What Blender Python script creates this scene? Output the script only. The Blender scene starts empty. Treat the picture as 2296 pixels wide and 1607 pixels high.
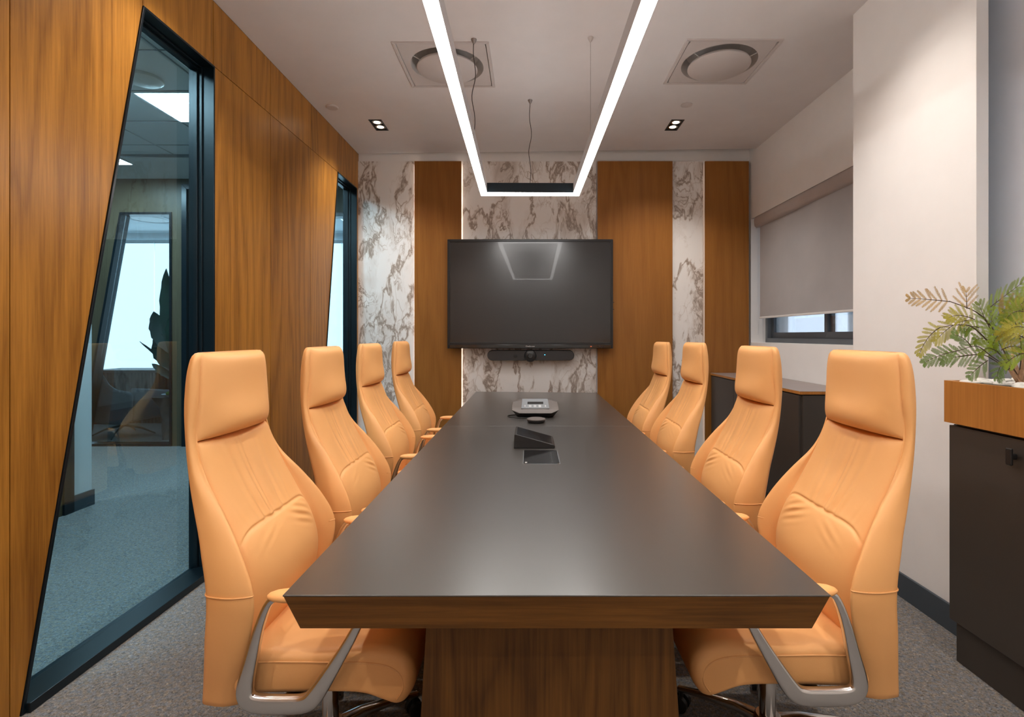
import bpy, math, random
import numpy as np
from mathutils import Vector, Matrix
random.seed(7)
PI = math.pi
S = bpy.context.scene
COL = S.collection

# ------------------------------------------------------------ camera
FPX, VX, VY, CAMZ = 1195.0, 1188.0, 752.0, 1.32
cam_d = bpy.data.cameras.new('camera'); cam = bpy.data.objects.new('camera', cam_d); COL.objects.link(cam)
cam.location = (0, 0, CAMZ); cam.rotation_euler = (PI/2, 0, 0)
cam_d.sensor_fit = 'HORIZONTAL'; cam_d.sensor_width = 36.0
cam_d.lens = 36.0*FPX/2296.0
cam_d.shift_x = -(VX-1148.0)/2296.0
cam_d.shift_y = -(803.5-VY)/2296.0
cam_d.clip_start = 0.05
S.camera = cam

# ------------------------------------------------------------ world, exposure
S.view_settings.view_transform = 'Standard'
S.view_settings.look = 'None'
S.view_settings.gamma = 1.0
S.view_settings.use_curve_mapping = False
S.view_settings.exposure = 1.58
S.cycles.max_bounces = 8
S.cycles.diffuse_bounces = 5
S.cycles.glossy_bounces = 4
S.cycles.transparent_max_bounces = 12
S.cycles.caustics_reflective = False
S.cycles.caustics_refractive = False
S.cycles.sample_clamp_indirect = 4.0
S.cycles.use_denoising = True
w = bpy.data.worlds.new('world'); S.world = w; w.use_nodes = True
bg = w.node_tree.nodes['Background']
bg.inputs[0].default_value = (0.70, 0.83, 1.0, 1); bg.inputs[1].default_value = 1.15

WARM = (1.0, 0.92, 0.84); NEUT = (1.0, 0.93, 0.87); COOL = (0.80, 0.92, 1.0)
LED_POWER = 10.0        # radiance of the pendant diffuser
SPOT_W = 25.0
PANEL_L = 19.0           # corridor ceiling panels
BLIND_L = 0.70          # daylit office blind

# ------------------------------------------------------------ materials
def nmat(name):
    m = bpy.data.materials.new(name); m.use_nodes = True
    nt = m.node_tree; nt.nodes.clear()
    out = nt.nodes.new('ShaderNodeOutputMaterial')
    return m, nt, out
def N(nt, t, **kw):
    n = nt.nodes.new('ShaderNode'+t)
    for k, v in kw.items():
        if k.startswith('i_'):
            key = k[2:]
            n.inputs[int(key) if key.isdigit() else key.replace('_', ' ')].default_value = v
        else: setattr(n, k, v)
    return n
def L(nt, a, b): nt.links.new(a, b)
def ramp(nt, fac, stops, interp='LINEAR'):
    r = nt.nodes.new('ShaderNodeValToRGB'); r.color_ramp.interpolation = interp
    el = r.color_ramp.elements
    while len(el) < len(stops): el.new(0.5)
    for e, (p, c) in zip(el, stops):
        e.position = p; e.color = (c[0], c[1], c[2], 1) if len(c) == 3 else c
    L(nt, fac, r.inputs[0]); return r
def math_(nt, op, a, b=None, c=None):
    n = nt.nodes.new('ShaderNodeMath'); n.operation = op
    for i, v in enumerate((a, b, c)):
        if v is None: continue
        if isinstance(v, (int, float)): n.inputs[i].default_value = v
        else: L(nt, v, n.inputs[i])
    return n.outputs[0]
def bump(nt, h, strength, dist, bs):
    b = N(nt, 'Bump'); b.inputs['Strength'].default_value = strength; b.inputs['Distance'].default_value = dist
    L(nt, h, b.inputs['Height']); L(nt, b.outputs[0], bs.inputs['Normal'])
def prin(nt, out, col=(.5, .5, .5), rough=.5, metal=0., spec=.5, coat=0., coatr=.1, emi=None, es=0.):
    b = nt.nodes.new('ShaderNodeBsdfPrincipled')
    b.inputs['Base Color'].default_value = (*col, 1); b.inputs['Roughness'].default_value = rough
    b.inputs['Metallic'].default_value = metal; b.inputs['Specular IOR Level'].default_value = spec
    b.inputs['Coat Weight'].default_value = coat; b.inputs['Coat Roughness'].default_value = coatr
    if emi: b.inputs['Emission Color'].default_value = (*emi, 1); b.inputs['Emission Strength'].default_value = es
    L(nt, b.outputs[0], out.inputs[0]); return b
def plain(name, col, rough=.5, metal=0., spec=.5, coat=0., var=0.04, vs=6.0, bmp=0.0, bs_=200.0):
    m, nt, out = nmat(name); b = prin(nt, out, col, rough, metal, spec, coat)
    tc = N(nt, 'TexCoord'); n = N(nt, 'TexNoise'); n.inputs['Scale'].default_value = vs; n.inputs['Detail'].default_value = 4
    L(nt, tc.outputs['Object'], n.inputs['Vector'])
    lo = tuple(c*(1-var) for c in col); hi = tuple(min(1, c*(1+var)) for c in col)
    r = ramp(nt, n.outputs[0], [(.3, lo), (.7, hi)]); L(nt, r.outputs[0], b.inputs['Base Color'])
    if bmp:
        n2 = N(nt, 'TexNoise'); n2.inputs['Scale'].default_value = bs_; n2.inputs['Detail'].default_value = 3
        L(nt, tc.outputs['Object'], n2.inputs['Vector']); bump(nt, n2.outputs[0], bmp, .002, b)
    return m
def emis(name, col, s):
    m, nt, out = nmat(name); e = N(nt, 'Emission'); e.inputs[0].default_value = (*col, 1); e.inputs[1].default_value = s
    L(nt, e.outputs[0], out.inputs[0]); return m
def wood(name, light, dark, scl, rough=.38, rings=9.0, contrast=1.0, coat=0.0, fine=1.0, spec=.26):
    """scl: mapping scale; the small component is the direction of the grain"""
    m, nt, out = nmat(name); b = prin(nt, out, light, rough, spec=spec, coat=coat, coatr=.2)
    tc = N(nt, 'TexCoord'); oi = N(nt, 'ObjectInfo')
    off = N(nt, 'CombineXYZ')
    o1 = math_(nt, 'MULTIPLY', oi.outputs['Random'], 37.0)
    for i in range(3): L(nt, o1, off.inputs[i])
    add = N(nt, 'VectorMath', operation='ADD'); L(nt, tc.outputs['Object'], add.inputs[0]); L(nt, off.outputs[0], add.inputs[1])
    mp = N(nt, 'Mapping'); mp.inputs['Scale'].default_value = scl; L(nt, add.outputs[0], mp.inputs[0])
    n1 = N(nt, 'TexNoise'); n1.inputs['Scale'].default_value = 2.6; n1.inputs['Detail'].default_value = 2.6; n1.inputs['Roughness'].default_value = .45
    L(nt, mp.outputs[0], n1.inputs['Vector'])
    k = math_(nt, 'MULTIPLY', n1.outputs[0], rings)
    fr = math_(nt, 'FRACT', k)
    tri = math_(nt, 'PINGPONG', k, .5); ring = math_(nt, 'POWER', math_(nt, 'MULTIPLY', tri, 2.0), 1.5)
    mp2 = N(nt, 'Mapping'); mp2.inputs['Scale'].default_value = tuple(a*(22 if a > .5 else 9) for a in scl); L(nt, add.outputs[0], mp2.inputs[0])
    n2 = N(nt, 'TexNoise'); n2.inputs['Scale'].default_value = 5.0; n2.inputs['Detail'].default_value = 5; n2.inputs['Roughness'].default_value = .6
    L(nt, mp2.outputs[0], n2.inputs['Vector'])
    n3 = N(nt, 'TexNoise'); n3.inputs['Scale'].default_value = 1.1; n3.inputs['Detail'].default_value = 2
    L(nt, mp.outputs[0], n3.inputs['Vector'])
    a = math_(nt, 'MULTIPLY', ring, .34*contrast)
    f = math_(nt, 'SUBTRACT', n2.outputs[0], .5); f = math_(nt, 'MULTIPLY', f, 1.1*fine)
    s = math_(nt, 'ADD', a, f)
    g = math_(nt, 'SUBTRACT', n3.outputs[0], .5); g = math_(nt, 'MULTIPLY', g, .9*contrast)
    s = math_(nt, 'ADD', s, g); s = math_(nt, 'ADD', s, .18)
    r = ramp(nt, s, [(0.0, light), (1.0, dark)])
    L(nt, r.outputs[0], b.inputs['Base Color'])
    bump(nt, s, .08, .001, b)
    return m

M = {}
GR = (1., 1., .085)
M['veneer'] = wood('veneer', (.46, .200, .032), (.14, .048, .007), GR, rough=.34, rings=12, contrast=1.15, fine=1.1)
M['veneer_smooth'] = wood('veneer_smooth', (.35, .145, .032), (.17, .058, .011), GR, rough=.33, rings=11, contrast=.75, fine=.6)
M['oak_edge'] = wood('oak_edge', (.20, .084, .015), (.05, .018, .003), (.10, .10, 1.0), rough=.45, rings=22, contrast=.8, fine=1.3)
M['oak_base'] = wood('oak_base', (.165, .070, .013), (.036, .013, .003), (1., 1., .07), rough=.5, rings=26, contrast=1.0, fine=1.2)
M['planter_wood'] = wood('planter_wood', (.52, .215, .045), (.24, .08, .016), (1., 1., .08), rough=.4, rings=16, contrast=.6, fine=.8)
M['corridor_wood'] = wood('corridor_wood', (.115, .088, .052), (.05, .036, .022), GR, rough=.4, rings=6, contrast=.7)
M['ceiling'] = plain('ceiling_paint', (.78, .755, .755), .85, var=.015, spec=.2)
M['wall'] = plain('wall_paint', (.86, .845, .83), .8, var=.015, spec=.25)
M['wall_cool'] = plain('wall_daylight_tint', (.80, .86, .95), .8, var=.015, spec=.25)  # bluish daylight is put into this wall colour
M['white_wall'] = plain('white_wall_paint', (.74, .78, .80), .8, var=.01)
M['black_core'] = plain('dark_joint', (.035, .016, .006), .8)
M['frame'] = plain('black_aluminium', (.004, .009, .013), .28, metal=0., spec=.34)  # teal cast stands for cool reflected light, put into the black
M['skirt'] = plain('slate_skirting', (.050, .066, .082), .45)
M['cab'] = plain('charcoal_laminate', (.052, .043, .036), .42, spec=.5, var=.03)
M['lamtop'] = plain('grey_laminate', (.038, .034, .030), .29, spec=1.0, var=.05, vs=2.2)
M['sidetop'] = plain('sideboard_top_laminate', (.30, .25, .235), .38, spec=.5)
M['black'] = plain('black_plastic', (.014, .013, .013), .42)
M['blackgloss'] = plain('black_gloss', (.006, .006, .007), .12, coat=.6)
M['dgrey'] = plain('dark_grey_plastic', (.028, .026, .026), .5)
M['taupe'] = plain('taupe_plastic', (.13, .113, .105), .5)
M['silver'] = plain('silver_panel', (.30, .32, .34), .35, metal=.3)
M['alu'] = plain('satin_aluminium', (.42, .39, .38), .4, metal=.4)
M['chrome'] = plain('chrome', (.62, .60, .585), .14, metal=1.0, var=.02)
M['polished'] = plain('polished_aluminium', (.68, .665, .65), .20, metal=1.0, var=.02)
M['tvbezel'] = plain('tv_bezel', (.012, .012, .013), .3)
M['whiteplastic'] = plain('white_plastic', (.62, .575, .56), .5, var=.01)
M['diff_dark'] = plain('diffuser_throat', (.60, .585, .57), .6)
M['cable'] = plain('dark_cable', (.05, .04, .035), .5)
M['steelcable'] = plain('steel_cable', (.35, .32, .31), .35, metal=.8)
M['stone'] = plain('white_pebble', (.80, .78, .73), .42, var=.05, vs=20)
M['bark'] = plain('trunk_bark', (.50, .32, .20), .8, var=.3, vs=60, bmp=.5, bs_=120)
M['stem'] = plain('plant_stem', (.085, .055, .03), .6, var=.2, vs=40)
M['soil'] = plain('soil', (.03, .022, .016), .9, var=.3, vs=60)
M['leafA'] = plain('leaf_green', (.31, .42, .035), .5, var=.35, vs=14)
M['leafB'] = plain('leaf_olive', (.50, .46, .06), .5, var=.3, vs=14)
M['leafC'] = plain('leaf_bronze', (.58, .38, .12), .5, var=.3, vs=14)
M['leafD'] = plain('leaf_deep', (.17, .28, .055), .5, var=.3, vs=14)
M['strel'] = plain('big_leaf', (.012, .065, .040), .35, var=.3, vs=8)
M['greyfab'] = plain('grey_upholstery', (.055, .066, .075), .7, var=.1, vs=30)
M['deskwood'] = plain('dark_slat_wood', (.055, .04, .034), .5, var=.2, vs=12)
M['stump'] = plain('root_wood', (.10, .08, .065), .7, var=.4, vs=9, bmp=.6, bs_=14)
M['moss'] = plain('moss', (.10, .22, .03), .9, var=.4, vs=40)
M['cloth'] = plain('blind_fabric', (.42, .405, .405), .85, var=.05, vs=3, spec=.1)
M['blindtube'] = plain('blind_cassette', (.46, .405, .385), .5)
M['slate'] = plain('slate_aluminium', (.10, .112, .125), .4)
M['whitetrim'] = plain('white_trim', (.75, .74, .73), .5)
M['led'] = emis('led_diffuser', (1.0, .97, .94), LED_POWER)
M['ceiling_fill'] = emis('ceiling_fill_strip', (1.0, .965, .955), 1.6)
M['ledstrip'] = emis('led_strip', (1.0, .88, .76), 4.0)
M['ledstrip_dim'] = emis('led_strip_dim', (1.0, .80, .60), .7)
M['lamp'] = emis('lamp_face', (1.0, .88, .68), 9.0)
M['panel'] = emis('panel_light', (.74, .91, 1.0), PANEL_L)
M['blueled'] = emis('blue_led', (.05, .55, 1.0), 2.0)
M['redled'] = emis('red_led', (1.0, .15, .05), .8)

def leather():
    m, nt, out = nmat('tan_leather'); b = prin(nt, out, (.82, .40, .145), .48, spec=.4)
    tc = N(nt, 'TexCoord')
    v = N(nt, 'TexVoronoi'); v.inputs['Scale'].default_value = 520; L(nt, tc.outputs['Object'], v.inputs['Vector'])
    n = N(nt, 'TexNoise'); n.inputs['Scale'].default_value = 5; L(nt, tc.outputs['Object'], n.inputs['Vector'])
    r = ramp(nt, n.outputs[0], [(.3, (.84, .42, .150)), (.7, (.87, .445, .168))]); L(nt, r.outputs[0], b.inputs['Base Color'])
    bump(nt, v.outputs[0], .12, .0006, b)
    return m
M['leather'] = leather()
M['leather_seam'] = plain('leather_piping', (.82, .41, .15), .5)

def carpet():
    m, nt, out = nmat('carpet'); b = prin(nt, out, (.2, .19, .18), .95, spec=.1)
    tc = N(nt, 'TexCoord')
    v = N(nt, 'TexNoise'); v.inputs['Scale'].default_value = 95; v.inputs['Detail'].default_value = 3; v.inputs['Roughness'].default_value = .7; v.inputs['Distortion'].default_value = 1.2
    L(nt, tc.outputs['Object'], v.inputs['Vector'])
    n = N(nt, 'TexNoise'); n.inputs['Scale'].default_value = 60; n.inputs['Detail'].default_value = 2
    L(nt, tc.outputs['Object'], n.inputs['Vector'])
    r = ramp(nt, v.outputs[0], [(.30, (.085, .082, .082)), (.46, (.20, .19, .18)), (.60, (.27, .26, .25)), (.74, (.50, .46, .41))])
    r2 = ramp(nt, n.outputs[0], [(.35, (.86, .95, 1.08)), (.65, (1.12, 1.0, .86))])
    mx = N(nt, 'Mix', data_type='RGBA', blend_type='MULTIPLY'); mx.inputs[0].default_value = 1
    L(nt, r.outputs[0], mx.inputs[6]); L(nt, r2.outputs[0], mx.inputs[7]); L(nt, mx.outputs[2], b.inputs['Base Color'])
    bump(nt, v.outputs[0], .8, .006, b)
    return m
M['carpet'] = carpet()

def marble():
    m, nt, out = nmat('marble'); b = prin(nt, out, (.8, .78, .75), .28, spec=.5)
    tc = N(nt, 'TexCoord')
    mp = N(nt, 'Mapping'); mp.inputs['Rotation'].default_value = (0, .62, 0); mp.inputs['Scale'].default_value = (1.7, 1, .78); mp.inputs['Location'].default_value = (2.3, 0, 5.1)
    L(nt, tc.outputs['Object'], mp.inputs[0])
    nd = N(nt, 'TexNoise'); nd.inputs['Scale'].default_value = 2.3; nd.inputs['Detail'].default_value = 3
    L(nt, mp.outputs[0], nd.inputs['Vector'])
    sub = N(nt, 'VectorMath', operation='SUBTRACT'); L(nt, nd.outputs['Color'], sub.inputs[0]); sub.inputs[1].default_value = (.5, .5, .5)
    sc = N(nt, 'VectorMath', operation='SCALE'); L(nt, sub.outputs[0], sc.inputs[0]); sc.inputs['Scale'].default_value = .45
    ad = N(nt, 'VectorMath', operation='ADD'); L(nt, mp.outputs[0], ad.inputs[0]); L(nt, sc.outputs[0], ad.inputs[1])
    def vein(scale, detail, rough, width, power):
        n = N(nt, 'TexNoise'); n.inputs['Scale'].default_value = scale; n.inputs['Detail'].default_value = detail; n.inputs['Roughness'].default_value = rough; n.inputs['Distortion'].default_value = .15
        L(nt, ad.outputs[0], n.inputs['Vector'])
        a = math_(nt, 'SUBTRACT', n.outputs[0], .5); a = math_(nt, 'ABSOLUTE', a); a = math_(nt, 'DIVIDE', a, width)
        a = math_(nt, 'SUBTRACT', 1.0, a); a = math_(nt, 'MAXIMUM', a, 0.0); return math_(nt, 'POWER', a, power)
    v1 = vein(1.5, 7, .60, .030, 1.0)
    v2 = vein(3.4, 8, .64, .030, 1.0)
    vo = N(nt, 'TexVoronoi', feature='DISTANCE_TO_EDGE'); vo.inputs['Scale'].default_value = 5.5; L(nt, ad.outputs[0], vo.inputs['Vector'])
    v3 = math_(nt, 'DIVIDE', vo.outputs[0], .035); v3 = math_(nt, 'SUBTRACT', 1.0, v3); v3 = math_(nt, 'MAXIMUM', v3, 0.0)
    pm = N(nt, 'TexNoise'); pm.inputs['Scale'].default_value = 2.4; pm.inputs['Detail'].default_value = 4; L(nt, ad.outputs[0], pm.inputs['Vector'])
    mask = ramp(nt, pm.outputs[0], [(.43, (0, 0, 0)), (.64, (1, 1, 1))]).outputs[0]
    a = math_(nt, 'MULTIPLY', v2, mask); a = math_(nt, 'MULTIPLY', a, .75)
    c = math_(nt, 'MULTIPLY', v3, mask); c = math_(nt, 'MULTIPLY', c, .55)
    d = math_(nt, 'MULTIPLY', v1, .7)
    t = math_(nt, 'MAXIMUM', a, c); t = math_(nt, 'MAXIMUM', t, d)
    cl = N(nt, 'TexNoise'); cl.inputs['Scale'].default_value = 3.4; cl.inputs['Detail'].default_value = 6; L(nt, ad.outputs[0], cl.inputs['Vector'])
    cm = math_(nt, 'MULTIPLY', ramp(nt, cl.outputs[0], [(.42, (0, 0, 0)), (.72, (1, 1, 1))]).outputs[0], mask)
    cm = math_(nt, 'MULTIPLY', cm, .42)
    t = math_(nt, 'MAXIMUM', t, cm)
    base = ramp(nt, t, [(0, (.86, .835, .81)), (.25, (.68, .62, .57)), (.6, (.38, .31, .26)), (1, (.15, .12, .10))])
    L(nt, base.outputs[0], b.inputs['Base Color'])
    return m
M['marble'] = marble()

def glass(name, tint, refl=1.0):
    m, nt, out = nmat(name)
    tr = N(nt, 'BsdfTransparent'); tr.inputs[0].default_value = (*tint, 1)
    gl = N(nt, 'BsdfGlossy'); gl.inputs['Roughness'].default_value = .01
    fr = N(nt, 'Fresnel'); fr.inputs[0].default_value = 1.45
    k = math_(nt, 'MULTIPLY', fr.outputs[0], refl)
    mx = N(nt, 'MixShader'); L(nt, k, mx.inputs[0]); L(nt, tr.outputs[0], mx.inputs[1]); L(nt, gl.outputs[0], mx.inputs[2])
    L(nt, mx.outputs[0], out.inputs[0]); return m
M['glass'] = glass('tinted_glass', (.76, .925, .98), .22)
M['glass_clear'] = glass('clear_glass', (.95, .98, 1.0), .8)

def tvscreen():
    m, nt, out = nmat('tv_screen')
    b = prin(nt, out, (.012, .012, .013), .24, spec=.75, coat=.10, coatr=.02)
    tc = N(nt, 'TexCoord'); n = N(nt, 'TexNoise'); n.inputs['Scale'].default_value = 3; L(nt, tc.outputs['Object'], n.inputs['Vector'])
    r = ramp(nt, n.outputs[0], [(.3, (.011, .011, .012)), (.7, (.013, .013, .014))]); L(nt, r.outputs[0], b.inputs['Base Color'])
    return m
M['tv'] = tvscreen()
M['lamtop'].node_tree.nodes['Principled BSDF'].inputs['Coat Weight'].default_value = .95
M['lamtop'].node_tree.nodes['Principled BSDF'].inputs['Coat Roughness'].default_value = .38

def backlit():
    m, nt, out = nmat('daylit_blind'); b = prin(nt, out, (.8, .85, .88), .9, spec=.1, emi=(.80, .91, 1.0), es=BLIND_L)
    tc = N(nt, 'TexCoord'); n = N(nt, 'TexNoise'); n.inputs['Scale'].default_value = 2; L(nt, tc.outputs['Object'], n.inputs['Vector'])
    r = ramp(nt, n.outputs[0], [(.3, (.78, .84, .87)), (.7, (.82, .87, .9))]); L(nt, r.outputs[0], b.inputs['Base Color'])
    return m
M['blind_lit'] = backlit()

# ------------------------------------------------------------ mesh helpers
class MB:
    def __init__(s): s.v = []; s.f = []; s.mi = []
    def add(s, vs, fs, m=0):
        o = len(s.v); s.v += [tuple(v) for v in vs]; s.f += [tuple(i+o for i in f) for f in fs]; s.mi += [m]*len(fs); return s
    def box(s, x0, x1, y0, y1, z0, z1, m=0):
        if x0 > x1: x0, x1 = x1, x0
        if y0 > y1: y0, y1 = y1, y0
        if z0 > z1: z0, z1 = z1, z0
        vs = [(x, y, z) for z in (z0, z1) for y in (y0, y1) for x in (x0, x1)]
        return s.add(vs, [(0, 2, 3, 1), (4, 5, 7, 6), (0, 1, 5, 4), (2, 6, 7, 3), (0, 4, 6, 2), (1, 3, 7, 5)], m)
    def prism(s, poly, axis, a, b, m=0):
        """poly 2D; axis 'x': (y,z), 'y': (x,z), 'z': (x,y)"""
        n = len(poly)
        def pt(p, t): return (t, p[0], p[1]) if axis == 'x' else (p[0], t, p[1]) if axis == 'y' else (p[0], p[1], t)
        vs = [pt(p, a) for p in poly]+[pt(p, b) for p in poly]
        fs = [tuple(range(n)), tuple(range(2*n-1, n-1, -1))]+[(i, i+n, (i+1) % n+n, (i+1) % n) for i in range(n)]
        return s.add(vs, fs, m)
    def ring(s, outer, inner, axis, a, b, m=0):
        n = len(outer)
        for i in range(n):
            j = (i+1) % n
            s.prism([outer[i], outer[j], inner[j], inner[i]], axis, a, b, m)
        return s
    def rings(s, rs, cap=True, closed=True, m=0):
        n = len(rs[0]); vs = [p for r in rs for p in r]; fs = []
        for k in range(len(rs)-1):
            for i in range(n if closed else n-1):
                j = (i+1) % n; fs.append((k*n+i, k*n+j, (k+1)*n+j, (k+1)*n+i))
        if cap and closed:
            fs.append(tuple(range(n-1, -1, -1))); fs.append(tuple((len(rs)-1)*n+i for i in range(n)))
        return s.add(vs, fs, m)
    def sweep(s, pts, sec, up=(0, 0, 1), scales=None, cap=True, m=0, closed=False):
        """sec: 2D points (side, up) ; scales: per point (a,b)"""
        P = [Vector(p) for p in pts]; n = len(P); rs = []; prev = None
        for i in range(n):
            if closed: t = (P[(i+1) % n]-P[i-1]).normalized()
            else: t = (P[min(i+1, n-1)]-P[max(i-1, 0)]).normalized()
            if prev is None:
                u = Vector(up); u = (u-t*u.dot(t))
                if u.length < 1e-4: u = Vector((1, 0, 0)); u = u-t*u.dot(t)
            else: u = prev-t*prev.dot(t)
            u.normalize(); prev = u; side = t.cross(u)
            a, b = scales[i] if scales else (1, 1)
            rs.append([P[i]+side*(q[0]*a)+u*(q[1]*b) for q in sec])
        if closed: rs.append(rs[0]); cap = False
        return s.rings(rs, cap, True, m)
    def tube(s, pts, r, n=8, m=0, **k):
        rr = r if isinstance(r, (list, tuple)) else [r]*len(pts)
        sec = [(math.cos(2*PI*i/n), math.sin(2*PI*i/n)) for i in range(n)]
        return s.sweep(pts, sec, scales=[(q, q) for q in rr], m=m, **k)
    def lathe(s, prof, c=(0, 0, 0), n=32, axis='z', m=0):
        rs = []
        for r, h in prof:
            ring = []
            for i in range(n):
                a = 2*PI*i/n; x, y = r*math.cos(a), r*math.sin(a)
                ring.append((c[0]+x, c[1]+y, c[2]+h) if axis == 'z' else (c[0]+x, c[1]-h, c[2]+y) if axis == 'y' else (c[0]+h, c[1]+x, c[2]+y))
            rs.append(ring)
        return s.rings(rs, True, True, m)
    def build(s, name, mats, parent=None, smooth=0, bevel=0, seg=2, subd=0):
        me = bpy.data.meshes.new(name); me.from_pydata([tuple(v) for v in s.v], [], s.f)
        if not isinstance(mats, (list, tuple)): mats = [mats]
        for k in mats: me.materials.append(M[k] if isinstance(k, str) else k)
        me.polygons.foreach_set('material_index', s.mi)
        if smooth or bevel: me.polygons.foreach_set('use_smooth', [True]*len(me.polygons))
        me.update()
        import bmesh
        bm = bmesh.new(); bm.from_mesh(me); bmesh.ops.recalc_face_normals(bm, faces=bm.faces); bm.to_mesh(me); bm.free()
        o = bpy.data.objects.new(name, me); COL.objects.link(o)
        if parent: o.parent = parent
        if subd:
            md = o.modifiers.new('sub', 'SUBSURF'); md.levels = subd; md.render_levels = subd
        if bevel:
            md = o.modifiers.new('bev', 'BEVEL'); md.width = bevel; md.segments = seg; md.limit_method = 'ANGLE'; md.angle_limit = .6; md.harden_normals = True
        elif smooth and smooth < 180:
            me.set_sharp_from_angle(angle=math.radians(smooth))
        return o
def empty(name, loc=(0, 0, 0), rz=0):
    o = bpy.data.objects.new(name, None); COL.objects.link(o); o.location = loc; o.rotation_euler = (0, 0, rz); o.empty_display_size = .1
    return o
def tag(o, label=None, cat=None, group=None, kind=None):
    if label: o['label'] = label
    if cat: o['category'] = cat
    if group: o['group'] = group
    if kind: o['kind'] = kind
    return o
def struct(o, label=None):
    o['kind'] = 'structure'
    if label: o['label'] = label
    return o
def P(u, v, Y): return Vector(((u-VX)/FPX*Y, Y, CAMZ-(v-VY)/FPX*Y))
def crv(tab, z):
    t = sorted(tab); xs = np.array([a for a, _ in t]); ys = np.array([b for _, b in t])
    m = np.gradient(ys, xs); z = min(max(z, xs[0]), xs[-1]); k = min(max(int(np.searchsorted(xs, z))-1, 0), len(xs)-2)
    h = xs[k+1]-xs[k]; u = (z-xs[k])/h
    return float((2*u**3-3*u**2+1)*ys[k]+(u**3-2*u**2+u)*h*m[k]+(-2*u**3+3*u**2)*ys[k+1]+(u**3-u**2)*h*m[k+1])
def catmull(pts, n, closed=False):
    P_ = [np.array(p, float) for p in pts]; out = []; N_ = len(P_); segs = N_ if closed else N_-1
    for i in range(segs):
        p0, p1, p2, p3 = (P_[i-1] if (closed or i > 0) else P_[0]), P_[i], P_[(i+1) % N_], (P_[(i+2) % N_] if (closed or i+2 < N_) else P_[-1])
        for k in range(n):
            t = k/n; out.append(tuple(.5*((2*p1)+(-p0+p2)*t+(2*p0-5*p1+4*p2-p3)*t*t+(-p0+3*p1-3*p2+p3)*t**3)))
    if not closed: out.append(tuple(P_[-1]))
    return out
def rrect(w_, h_, r, n=4):
    o = []
    for cx, cy, a0 in ((w_/2-r, h_/2-r, 0), (-w_/2+r, h_/2-r, 90), (-w_/2+r, -h_/2+r, 180), (w_/2-r, -h_/2+r, 270)):
        for i in range(n+1):
            a = math.radians(a0+90*i/n); o.append((cx+r*math.cos(a), cy+r*math.sin(a)))
    return o
def text_mesh(txt, size, name, mat, loc, rot, parent):
    cu = bpy.data.curves.new(name, 'FONT'); cu.body = txt; cu.size = size; cu.extrude = .0004; cu.align_x = 'CENTER'; cu.align_y = 'CENTER'
    t = bpy.data.objects.new('tmp', cu); COL.objects.link(t)
    dg = bpy.context.evaluated_depsgraph_get(); me = bpy.data.meshes.new_from_object(t.evaluated_get(dg))
    me.materials.clear(); me.materials.append(M[mat]); o = bpy.data.objects.new(name, me); COL.objects.link(o)
    o.location = loc; o.rotation_euler = rot; o.parent = parent; bpy.data.objects.remove(t); return o

# ------------------------------------------------------------ room shell
XL, XW, XC, YB, ZC = -1.767, 2.264, 1.885, 5.50, 3.19
Y0 = -1.3
struct(MB().box(-8, 3.2, Y0-.2, 10.2, -.1, 0).build('floor', 'carpet'), 'speckled grey brown carpet tile floor')

def holed(x0, x1, y0f, y1f, z, holes):
    """ceiling sheet with rectangular holes; y1f(x) gives its slanted far edge"""
    mb = MB()
    xs = sorted({x0, x1}|{h[0] for h in holes}|{h[1] for h in holes}); ys = sorted({y0f}|{h[2] for h in holes}|{h[3] for h in holes})
    for i in range(len(xs)-1):
        for j in range(len(ys)):
            a, b = xs[i], xs[i+1]; c = ys[j]
            if j+1 < len(ys):
                d = ys[j+1]
                if any(h[0] <= a+1e-6 and h[1] >= b-1e-6 and h[2] <= c+1e-6 and h[3] >= d-1e-6 for h in holes): continue
                mb.box(a, b, c, d, z, z+.02)
            else:
                mb.prism([(a, c), (b, c), (b, y1f(b)), (a, y1f(a))], 'z', z, z+.02)
    return mb
DIFF = [(-.885, -.26, 3.39, 4.01), (.99, 1.605, 3.36, 3.96)]
DOWN = [(-1.343, 4.737), (1.284, 4.737), (-1.343, 2.45), (1.284, 2.45), (-1.343, .35), (1.284, .35), (-1.343, -.85), (1.284, -.85)]  # last pair is unseen fill, added behind the camera
HOLES = [(a+.012, b-.012, c+.012, d-.012) for a, b, c, d in DIFF]+[(x-.055, x+.055, y-.12, y+.12) for x, y in DOWN]
far_edge = lambda x: 5.485-(x-XL)/(XW-XL)*.15
cl = holed(XL-.02, XW+.4, Y0, far_edge, ZC, HOLES)
struct(cl.build('ceiling', 'ceiling'), 'flat off white plastered ceiling of the meeting room')
struct(MB().box(XL-.25, XW+.4, Y0, YB+.2, 3.45, 3.5).box(XL-.05, XW+.4, 5.3, 5.56, 3.40, 3.45).build('ceiling', 'wall'))  # unseen roof slab added above the ceiling to block sky light
struct(MB().box(XL-.15, XW+.4, YB+.001, YB+.08, 0, 3.45).build('wall_back', 'wall'), 'white wall behind the marble and timber panels')
struct(MB().box(XL-.2, XW+.4, Y0-.1, Y0, 0, 3.45).build('wall_front', 'wall'), 'white wall behind the camera')

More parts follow.
